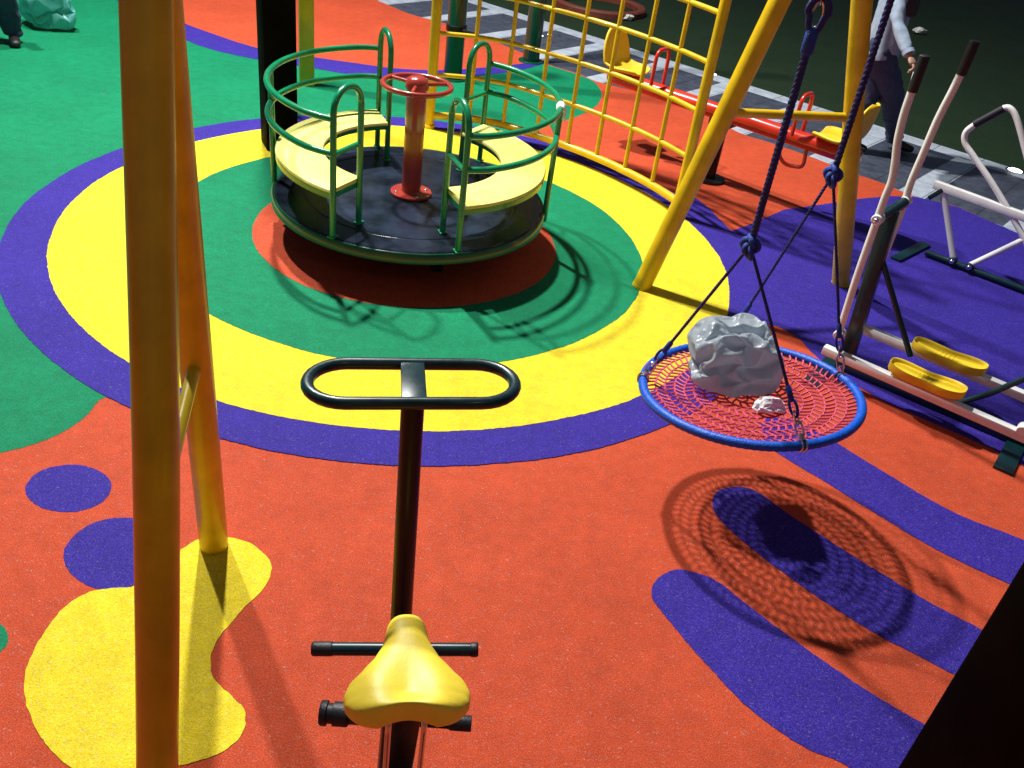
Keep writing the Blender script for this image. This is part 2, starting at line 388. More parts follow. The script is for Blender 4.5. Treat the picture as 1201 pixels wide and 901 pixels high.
# the four nested circles, hand cut (slightly wobbly)
CC = Vector((-.742, 4.876, 0))
def ring_pts(r, wob, seed, n=240):
    out = []
    for k in range(n):
        a = 2 * PI * k / n
        rr = r + wob * (noise.noise(Vector((math.cos(a) * 1.3, math.sin(a) * 1.3, seed))) + .35 * noise.noise(Vector((math.cos(a) * 4, math.sin(a) * 4, seed))))
        out.append(CC + Vector((math.cos(a), math.sin(a), 0)) * rr)
    return out
H = CAM_H
sheet('violet_circle', ring_pts(.9354 * H, .02, 1), .0036, 'purple', 'outermost violet band of the ringed circle on the floor', 'floor marking')
sheet('yellow_circle', ring_pts(.839 * H, .02, 2), .0045, 'yellowf', 'broad yellow band inside the violet band of the ringed circle', 'floor marking')
sheet('green_circle', ring_pts(.617 * H, .02, 3), .0060, 'greenf', 'green disc inside the yellow band round the merry-go-round', 'floor marking')
sheet('orange_circle', ring_pts(.3858 * H, .008, 4), .0075, 'orange', 'small orange disc directly under the merry-go-round', 'floor marking')
# violet finger stripes
sA = [(895, 493), (915, 490), (945, 500), (982, 520), (1051, 562), (1118, 600), (1201, 633), (1300, 668), (1310, 735), (1189, 687), (1087, 638), (989, 578), (909, 529), (893, 510)]
sheet('violet_finger_stripe', px(sA, .003), .0020, 'purple', 'violet finger stripe that starts under the round nest seat', 'floor marking')
sB = [(836, 590), (838, 580), (847, 573), (873, 571), (895, 581), (918, 598), (1007, 656), (1096, 709), (1160, 742), (1240, 776), (1230, 840), (1132, 796), (1087, 774), (1007, 731), (918, 671), (865, 629), (841, 604)]
sheet('violet_finger_stripe', px(sB, .003), .0020, 'purple', 'violet finger stripe lying under the shadow of the nest seat', 'floor marking')
sC = [(764, 696), (767, 683), (776, 674), (790, 668), (807, 669), (838, 680), (873, 706), (918, 740), (1007, 803), (1096, 856), (1180, 905), (1110, 975), (994, 898), (940, 874), (873, 825), (807, 754), (771, 711)]
sheet('violet_finger_stripe', px(sC, .003), .0020, 'purple', 'violet finger stripe lowest in the photo, with a rounded left tip', 'floor marking')
# blobs bottom left
def ellipse_px(cx, cy, a, b, rot=0, n=28):
    return [(cx + a * math.cos(t) * math.cos(rot) - b * math.sin(t) * math.sin(rot), cy + a * math.cos(t) * math.sin(rot) + b * math.sin(t) * math.cos(rot)) for t in [2 * PI * k / n for k in range(n)]]
sheet('violet_dot', px(ellipse_px(80.5, 573, 50, 28, -.04), .0, n=3), .0012, 'purple', 'small violet oval dot nearest the green field at the left', 'floor marking')
d2 = [(75, 656), (80, 637), (95, 622), (118, 611), (147, 607), (175, 612), (193, 630), (190, 655), (172, 677), (150, 689), (129, 692), (105, 688), (84, 675)]
sheet('violet_dot', px(d2, .0), .0012, 'purple', 'larger violet dot half hidden by the thick yellow leg', 'floor marking')
yb = [(105, 694), (130, 690), (158, 687), (185, 670), (207, 649), (236, 631), (267, 630), (298, 640), (318, 662), (311, 687), (285, 714), (258, 747), (247, 771), (251, 796), (271, 816), (287, 834), (285, 860), (267, 878), (236, 891), (207, 898), (165, 906), (120, 908), (82, 899), (49, 865), (33, 834), (28, 798), (38, 767), (58, 734), (80, 709)]
sheet('yellow_blob', px(yb, 0.0020), 0.0020, 'yellowf', 'yellow kidney shaped blob under the feet of the yellow leg frame', 'floor marking')
sheet('green_dot', px(ellipse_px(-18, 748, 28, 21), .0, n=3), .0012, 'greenf', 'green dot cut by the left edge of the photo', 'floor marking')

# ------------------------------------------------------------------ merry-go-round
mc = Vector((-.735, 4.876, 0))
t = thing('merry_go_round', 'green and yellow merry-go-round with curved benches and black deck on the ringed circle', 'merry-go-round', mc)
def pol(r, deg, z): a = math.radians(deg); return mc + Vector((r * math.cos(a), r * math.sin(a), z))
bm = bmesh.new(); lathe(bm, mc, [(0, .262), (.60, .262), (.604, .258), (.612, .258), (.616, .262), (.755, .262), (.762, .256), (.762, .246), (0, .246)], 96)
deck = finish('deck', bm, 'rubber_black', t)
bm = bmesh.new(); lathe(bm, mc, [(.764, .256), (.778, .259), (.784, .250), (.784, .205), (.776, .198), (.74, .198), (.74, .244), (.764, .244), (.764, .256)], 96)
finish('deck_rim', bm, 'dgpaint', t)
bm = bmesh.new()
for k in range(6):
    a = math.radians(60 * k + 20); beam(bm, mc + Vector((math.cos(a) * .05, math.sin(a) * .05, .222)), mc + Vector((math.cos(a) * .735, math.sin(a) * .735, .222)), .04, .04)
finish('deck_spokes', bm, 'black', t)
bm = bmesh.new(); lathe(bm, mc, [(0, .2), (.09, .2), (.09, .06), (.16, .04), (.16, .02), (0, .02)], 32)
for k in range(4):
    a = math.radians(90 * k - 62); beam(bm, mc + Vector((math.cos(a) * .1, math.sin(a) * .1, .07)), mc + Vector((math.cos(a) * .52, math.sin(a) * .52, .035)), .06, .03)
finish('base_stand', bm, 'black', t)
bm = bmesh.new(); lathe(bm, mc, [(0, .2635), (.118, .2635), (.120, .268), (.118, .277), (.060, .279), (.055, .284), (.055, .86), (0, .86)], 40)
col = finish('column', bm, 'rpaint', t)
for k in range(4): a = math.radians(90 * k + 30); bm = bmesh.new(); bolt(bm, mc + Vector((.092 * math.cos(a), .092 * math.sin(a), .278)), (0, 0, 1), .009); finish('bolt', bm, 'chrome', col)
bm = bmesh.new(); tube(bm, [mc + Vector((.185 * math.cos(a), .185 * math.sin(a), .885)) for a in [2 * PI * k / 56 for k in range(56)]], .0145, 12, closed=True)
for k in range(3):
    a = math.radians(120 * k + 30); tube(bm, [mc + Vector((.03 * math.cos(a), .03 * math.sin(a), .89)), mc + Vector((.178 * math.cos(a), .178 * math.sin(a), .885))], .011, 10)
wheel = finish('hand_wheel', bm, 'rpaint', t)
bm = bmesh.new(); lathe(bm, mc, [(.058, .862), (.064, .868), (.064, .895), (.056, .918), (.035, .932), (0, .936)], 32); finish('hub_cap', bm, 'rpaint', wheel)

def bench(a0, a1, midang):
    # seat slab r .53-.765 at z .505
    n = 40; ri, ro = .50, .752; bm = bmesh.new(); rows = []
    for i in range(n + 1):
        a = a0 + (a1 - a0) * i / n
        pr = [(ri, .488), (ri - .004, .496), (ri, .506), (ri + .01, .510), (ro - .01, .510), (ro, .506), (ro + .004, .496), (ro, .488)]
        rows.append([bm.verts.new(pol(r, a, z)) for r, z in pr])
    for p, q in zip(rows, rows[1:]):
        for k in range(8): bm.faces.new((p[k], p[(k + 1) % 8], q[(k + 1) % 8], q[k]))
    bm.faces.new(rows[0]); bm.faces.new(rows[-1][::-1])
    s = finish('bench_seat', bm, 'cream', t)
    bm = bmesh.new(); rows = []
    for i in range(n + 1):
        a = a0 + (a1 - a0) * i / n
        rows.append([bm.verts.new(pol(r, a, z)) for r, z in ((ri + .012, .460), (ri + .012, .487), (ro + .002, .487), (ro + .002, .460))])
    for p, q in zip(rows, rows[1:]):
        for k in range(4): bm.faces.new((p[k], p[(k + 1) % 4], q[(k + 1) % 4], q[k]))
    bm.faces.new(rows[0]); bm.faces.new(rows[-1][::-1])
    finish('bench_frame', bm, 'gpaint', s)
    # hoops at both ends
    for e, a in ((0, a0), (1, a1)):
        out = (1.2 if e else -1.2)
        aa = a + out
        pts = [pol(.762, aa, .262), pol(.762, aa, .9)]
        for k in range(1, 9):
            th = PI * k / 9; pts.append(pol(.646 + .116 * math.cos(th), aa, .9 + .108 * math.sin(th)))
        pts += [pol(.53, aa, .9), pol(.53, aa, .262)]
        bm = bmesh.new(); tube(bm, pts, .0165, 14); h = finish('end_hoop', bm, 'gpaint', t)
        bm = bmesh.new(); tube(bm, [pol(.762, aa, .70), pol(.53, aa, .70)], .0135, 12); finish('hoop_crossbar', bm, 'gpaint', h)
        for r in (.53, .762):
            bm = bmesh.new(); box(bm, pol(r - .002, aa, .266), (.05, .04, .008), math.radians(aa), .002); finish('foot_plate', bm, 'gpaint', h)
    # rails
    for z, rr in ((.875, .786), (.705, .786)):
        A0, A1 = a0 - 1.2, a1 + 1.2
        pts = [pol(.765, A0, z)] + [pol(min(rr, .765 + .02 * (i / 2.0)) if i < 3 else (rr if i < 34 else max(.765, rr - .02 * ((i - 33) / 3))), A0 + (A1 - A0) * i / 36, z) for i in range(1, 36)] + [pol(.765, A1, z)]
        bm = bmesh.new(); tube(bm, pts, .0165, 12); finish('guard_rail', bm, 'gpaint', t)
    bm = bmesh.new(); tube(bm, [pol(.785, midang, .20), pol(.789, midang, .87)], .0165, 14); finish('rail_post', bm, 'gpaint', t)
bench(-60.5, 63.5, 2)
bench(117.5, 247, 184)
# white tape wound on the right rail
bm = bmesh.new()
pts = [pol(.786, a, .875) for a in (-3, -1.5, 0, 1.5, 3, 4)]
tube(bm, pts, [.019, .024, .022, .026, .022, .019], 12)
tube(bm, [pol(.80, 1, .88), pol(.815, 0, .85), pol(.81, -1, .82), pol(.818, -.6, .80)], [.012, .009, .011, .003], 6)
tag(finish('tape_knot', bm, 'tissue', origin=pol(.786, 1, .875)), 'white tape knotted round the top rail of the merry-go-round', 'tape')

# ------------------------------------------------------------------ climbing lattice (curved yellow grid)
gA = [(-.921, 6.843), (-.62, 6.90), (-.35, 6.86), (-.082, 6.72), (.157, 6.575), (.376, 6.415), (.579, 6.226), (.765, 6.013), (.937, 5.765)]
P0 = Vector((*gA[0], 0)); P8 = Vector((*gA[-1], 0))
t = thing('climbing_lattice', 'curved yellow lattice climbing panel of thin bars behind the merry-go-round', 'climbing frame', P0)
curve = smooth_path([Vector((*p, 0)) for p in gA], 6)
for p, nm in ((P0, 'end_post'), (P8, 'end_post')):
    bm = bmesh.new(); rcap_tube(bm, p, p + Vector((0, 0, 2.55)), .038 if p is P0 else .034, 18)
    po = finish(nm, bm, 'ypaint', t)
for z, r in ((.10, .028), (.41, .0165), (.71, .0165), (1.01, .0165), (1.30, .0165), (1.60, .0165), (1.9, .0165), (2.2, .0165), (2.5, .028)):
    bm = bmesh.new(); tube(bm, [c + Vector((0, 0, z)) for c in curve], r, 12); finish('horizontal_bar', bm, 'ypaint', t)
for p in gA[1:-1]:
    bm = bmesh.new(); tube(bm, [(p[0], p[1], .1), (p[0], p[1], 2.5)], .0155, 12); finish('vertical_bar', bm, 'ypaint', t)
for p in (P0, P8): bm = bmesh.new(); lathe(bm, p, [(0, .032), (.045, .032), (.05, .026), (.05, .0), (0, 0)], 20); finish('foot_collar', bm, 'ypaint', t)

# ------------------------------------------------------------------ posts at the back
def post_thing(name, label, cat, x, y, w, d, h, m, rot=0, grp=None, round_=False, z0=.0, cap=True):
    t = thing(name, label, cat, (x, y, 0), grp)
    bm = bmesh.new()
    if round_: rcap_tube(bm, (x, y, 0), (x, y, h), w / 2, 20)
    else: box(bm, (x, y, h / 2), (w, d, h), rot, .012)
    finish('shaft', bm, m, t)
    bm = bmesh.new()
    if round_: lathe(bm, (x, y, 0), [(0, .014), (w * .75, .014), (w * .77, .01), (w * .77, 0), (0, 0)], 24)
    else: box(bm, (x, y, .009), (w + .05, d + .05, .012), rot, .003)
    if cap: finish('base_plate', bm, m, t)
    else: bm.free()
    return t
post_thing('canopy_post', 'thick dark brown square post behind the merry-go-round bench', 'post', -1.85, 6.02, .215, .215, 3.4, 'brownblack', .5, cap=False)
post_thing('canopy_post', 'thick black post at the near right corner of the photo', 'post', 1.435, 1.563, .28, .28, 3.4, 'brownblack', .52, cap=False)
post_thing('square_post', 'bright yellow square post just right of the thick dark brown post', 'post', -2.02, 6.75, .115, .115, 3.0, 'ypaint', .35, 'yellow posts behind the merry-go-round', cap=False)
post_thing('square_post', 'dull yellow post mostly hidden behind the bright yellow one', 'post', -2.06, 7.50, .12, .12, 3.0, 'ypaint_shaded', .35, 'yellow posts behind the merry-go-round', cap=False)
a = post_thing('tower_post', 'dark green round post just right of the end post of the lattice', 'post', -.93, 8.28, .165, .165, 3.0, 'dgpaint', 0, 'dark green posts behind the lattice', True)
b = post_thing('tower_post', 'dark green round post farther back beside the paving bands', 'post', -.27, 9.28, .165, .165, 3.0, 'dgpaint', 0, 'dark green posts behind the lattice', True)
bm = bmesh.new(); lathe(bm, (-.93, 8.28, .42), [(.083, 0), (.092, .004), (.092, .05), (.083, .054)], 20); tube(bm, [(-.86, 8.2, .445), (-.75, 8.14, .445)], .014, 8); finish('clamp', bm, 'black', a)

# ------------------------------------------------------------------ yellow leg frame, left and near
t = thing('leg_frame', 'pair of thick yellow tube legs standing near the camera on the left', 'swing frame', (-.85, 1.7, 0))
fa = Vector((-.752, 1.235, 0)); fd = Vector((-.815, 1.815, 1.865)); 
apex = Vector((-.845, 2.02, 2.52)); apex2 = EYE + ray(188, 0) * 1.98; apex2 = fd.lerp(apex, .9) if False else apex2
bm = bmesh.new(); tube(bm, smooth_path([fa, (-.757, 1.29, .125), (-.768, 1.53, 1.0), fd, apex], 5), .0505, 28); finish('front_leg', bm, 'ypaint_shaded', t)
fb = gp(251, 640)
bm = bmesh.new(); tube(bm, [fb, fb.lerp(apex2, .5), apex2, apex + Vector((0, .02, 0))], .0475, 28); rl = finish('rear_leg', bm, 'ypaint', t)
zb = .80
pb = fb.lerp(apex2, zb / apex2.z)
bm = bmesh.new(); tube(bm, [pb, Vector((-.766, 1.475, zb))], .019, 16); finish('brace', bm, 'ypaint_shaded', t)
bm = bmesh.new(); beam_dir = Vector((-1, -.12, 0)); tube(bm, [apex + Vector((.15, .04, .03)), apex + beam_dir * 3.2 + Vector((0, 0, .03))], .055, 24); finish('top_beam', bm, 'ypaint_shaded', t)
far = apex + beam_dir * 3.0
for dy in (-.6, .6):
    bm = bmesh.new(); tube(bm, [far + Vector((0, dy, -2.52)), far], .05, 20); finish('far_leg', bm, 'ypaint_shaded', t)

# ------------------------------------------------------------------ swing frame on the right (carries the nest seat)
f1, f2 = gp(752, 337), gp(986, 333)
apR = Vector((1.225, 4.80, 2.42))
t = thing('swing_frame', 'yellow tube swing frame whose splayed legs stand behind the round nest seat', 'swing frame', (1.27, 4.83, 0))
for f in (f1, f2):
    bm = bmesh.new(); tube(bm, [f, f.lerp(apR, .5), apR], .053, 26); l = finish('leg', bm, 'ypaint', t)
    bm = bmesh.new(); tube(bm, [f + Vector((0, 0, -.001)), f + (apR - f) * .006], .055, 26); finish('foot', bm, 'ypaint', l)
zc = 1.02
bm = bmesh.new(); tube(bm, [f1.lerp(apR, zc / 2.42), f2.lerp(apR, zc / 2.42)], .024, 16); finish('crossbar', bm, 'ypaint', t)
Mx = Vector((.90, 3.04, 2.42)); nd = (Mx - apR).normalized(); apN = apR + nd * 5.5
bm = bmesh.new(); tube(bm, [apR - nd * .12, apN + nd * .12], .06, 24); finish('top_beam', bm, 'ypaint', t)
for s in (-1, 1):
    f = Vector((apN.x, apN.y, 0)) + Vector((.98, -.18, 0)) * .68 * s
    bm = bmesh.new(); tube(bm, [f, apN], .053, 20); finish('leg', bm, 'ypaint', t)

# ------------------------------------------------------------------ nest swing
NC = Vector((.897, 2.885, .5)); NR = .4000; TX, TY = .115, -.096
def nplane(x, y): return NC.z + TX * (x - NC.x) + TY * (y - NC.y)
def npt(r, a, dz=0):
    x = NC.x + r * math.cos(a); y = NC.y + r * math.sin(a); return Vector((x, y, nplane(x, y) + dz))
t = thing('nest_swing', 'round nest swing with blue rim and pink rope net hanging on ropes', 'swing', (NC.x, NC.y, .45))
bm = bmesh.new()
n = 200; seg = 14; rings = []
for i in range(n):   # rope-wrapped rim: fine spiral ribs
    a = 2 * PI * i / n; c = npt(NR, a); tdir = (npt(NR, a + .01) - npt(NR, a - .01)).normalized(); x = Vector((math.cos(a), math.sin(a), 0)); y = tdir.cross(x).normalized()
    rings.append([bm.verts.new(c + (x * math.cos(2 * PI * k / seg) + y * math.sin(2 * PI * k / seg)) * (.0178 + .0009 * math.sin(50 * a * 2 + 2 * PI * k / seg))) for k in range(seg)])
for i in range(n):
    p, q = rings[i], rings[(i + 1) % n]
    for k in range(seg): bm.faces.new((p[k], p[(k + 1) % seg], q[(k + 1) % seg], q[k]))
finish('rim', bm, 'bluewrap', t, ang=80)
def sag(r): return -.035 * (1 - (r / NR) ** 2)
bm = bmesh.new()
radii = [.045, .085, .125, .163, .201, .239, .277, .314, .350]
for j, r in enumerate(radii):
    k = max(20, int(2 * PI * r / .014))
    tube(bm, [npt(r + random.uniform(-.0015, .0015), 2 * PI * i / k, sag(r) + random.uniform(-.001, .001)) for i in range(k)], .0038, 5, closed=True)
rr = [0.004] + radii + [NR - .012]
for j in range(len(rr) - 1):
    r0, r1 = rr[j], rr[j + 1]; rm = (r0 + r1) / 2
    cnt = max(6, int(2 * PI * rm / .029)); sk = (1 if j % 2 else -1) * .011 / max(rm, .03)
    off = random.random()
    for i in range(cnt):
        a = 2 * PI * (i + off) / cnt + random.uniform(-.004, .004)
        p0 = npt(r0, a - sk, sag(r0) + .002); p1 = npt(r1, a + sk, sag(r1) + .002)
        pm = npt(rm, a + random.uniform(-.01, .01), sag(rm) + .0015)
        tube(bm, [p0, pm, p1], .0042, 5, caps=False)
finish('rope_net', bm, 'pinkrope', t)
K1 = gp(880, 288, 1.11); K2 = gp(977, 205, 1.24)
AT = {'L': 172, 'F': -74, 'R': 22, 'B': 95}
att = {k: npt(NR, math.radians(v), .012) for k, v in AT.items()}
ZT = 2.26
T1 = Vector((K1.x, K1.y, ZT)); T2 = Vector((K2.x, K2.y, ZT))
def twisted(a, b, r, strands=3, turns=14, seg=7):
    a, b = Vector(a), Vector(b); d = (b - a).normalized(); x = d.cross(Vector((.3, .5, .8))).normalized(); y = d.cross(x); bm = bmesh.new(); N = turns * 8
    for s in range(strands):
        pts = []
        for i in range(N + 1):
            th = 2 * PI * (turns * i / N + s / strands); pts.append(a.lerp(b, i / N) + (x * math.cos(th) + y * math.sin(th)) * r * .42)
        tube(bm, pts, r * .68, seg)
    return bm
def thimble(top, axis, parent, size=.045):
    """steel eye at the end of a rope"""
    d = Vector(axis).normalized(); x = d.cross(Vector((.2, 1, .1))).normalized(); bm = bmesh.new(); pts = []
    for k in range(20):
        th = 2 * PI * k / 20; w = .36 if math.cos(th) < 0 else .36 * (1 - .5 * math.cos(th))
        pts.append(Vector(top) + d * (size * .5 * math.cos(th)) + x * (size * w * math.sin(th)))
    tube(bm, pts, .0035, 8, closed=True); return finish('thimble', bm, 'chrome', parent)
def link(c, d, side, L, W, r, bm):
    pts = []
    for k in range(22):
        th = 2 * PI * k / 22; cx_, cy_ = math.cos(th), math.sin(th)
        pts.append(c + d * ((L / 2 - W / 2) * (1 if cx_ > 0 else -1) * min(1, abs(cx_) * 3) + W / 2 * cx_) + side * (W / 2 * cy_))
    tube(bm, pts, r, 8, closed=True)
for (K, T, tops, ends) in ((K1, T1, 1.80, ('L', 'F')), (K2, T2, 2.05, ('R', 'B'))):
    up = Vector((0, 0, 1)); rt = Vector((K.x, K.y, tops))
    bm = twisted(K, rt, .0120, 3, 14); finish('main_rope', bm, 'navyrope', t)
    # eye loop with steel thimble, then chain up to the hanger
    bm = bmesh.new(); side = Vector((.95, -.3, 0)).normalized(); pts = []
    for k in range(26):
        th = 2 * PI * k / 26; pts.append(rt + up * (.045 + .05 * math.cos(th)) + side * (.026 * math.sin(th) * (1.15 if math.cos(th) > 0 else .8)))
    tube(bm, pts, .0105, 10, closed=True); eye = finish('eye_loop', bm, 'navyrope', t)
    bm = bmesh.new(); lathe(bm, rt - up * .07, [(.013, 0), (.019, .01), (.019, .07), (.013, .08)], 14); finish('whipping', bm, 'bluerope', eye)
    bm = bmesh.new(); pts = [rt + up * (.045 + .036 * math.cos(2 * PI * k / 20)) + side * (.016 * math.sin(2 * PI * k / 20)) for k in range(20)]
    tube(bm, pts, .004, 8, closed=True)
    z = tops + .10; i = 0
    while z < ZT:
        sd = side if i % 2 else side.cross(up); link(Vector((K.x, K.y, z)), up, sd, .058, .026, .0015, bm); z += .046; i += 1
    finish('chain', bm, 'chrome', t)
    # knot: three tangled loops
    bm = bmesh.new()
    for q in range(4):
        ax = Vector((math.cos(q * 1.1), math.sin(q * 1.1), .5 - .3 * q)).normalized(); x = ax.cross(up).normalized(); y = ax.cross(x)
        cc = K + Vector((0, 0, -.012 * q + .014)); R0 = .023 + .005 * (q % 2)
        tube(bm, [cc + (x * math.cos(2 * PI * k / 18) + y * math.sin(2 * PI * k / 18) * .8) * R0 for k in range(18)], .0105, 9, closed=True)
    kn = finish('knot', bm, 'bluerope', t)
    for e in ends:
        p = att[e]; d = (K - p).normalized(); eb = p + d * .105; et = p + d * .155
        bm = twisted(et, K, .0058, 3, 16, 6); rp = finish('bridle_rope', bm, 'navyrope', t)
        bm = bmesh.new(); sd = d.cross(Vector((.4, .8, .1))).normalized()
        tube(bm, [eb + d * (.02 + .034 * math.cos(2 * PI * k / 20)) + sd * (.013 * math.sin(2 * PI * k / 20)) for k in range(20)], .0052, 8, closed=True)
        lathe(bm, et - d * .01, [(.007, 0), (.0105, .008), (.0105, .05), (.007, .058)], 12, d)
        finish('rope_eye', bm, 'bluerope', rp)
        bm = bmesh.new(); sd2 = sd.cross(d).normalized()
        link(p + d * .088, d, sd2, .05, .022, .0036, bm)
        link(p + d * .047, d, sd, .058, .026, .0042, bm)
        lathe(bm, p + d * .02, [(0, -.012), (.010, -.010), (.012, 0), (.010, .012), (0, .016)], 12, d)
        sh = finish('shackle', bm, 'chrome', t)
        a = math.radians(AT[e]); bm = bmesh.new(); c = npt(NR, a); tdir = Vector((-math.sin(a), math.cos(a), 0)); x = Vector((math.cos(a), math.sin(a), 0)); y = Vector((0, 0, 1))
        for off in (-.008, .008):
            bm = bmesh.new(); tube(bm, [c + tdir * off + (x * math.cos(2 * PI * k / 16) + y * math.sin(2 * PI * k / 16)) * .021 for k in range(16)], .0035, 6, closed=True)
            finish('rim_clamp', bm, 'chrome', sh)
bm = bmesh.new(); tube(bm, [T1 + (T1 - T2) * .08, T2 + (T2 - T1) * .08], .02, 14)
mm = (T1 + T2) / 2; tube(bm, [mm, Vector((mm.x, mm.y, 2.36))], .018, 12); tube(bm, [mm + Vector((-.05, 0, .1)), mm + Vector((.05, 0, .1))], .02, 12)
finish('hanger_bar', bm, 'chrome', t)

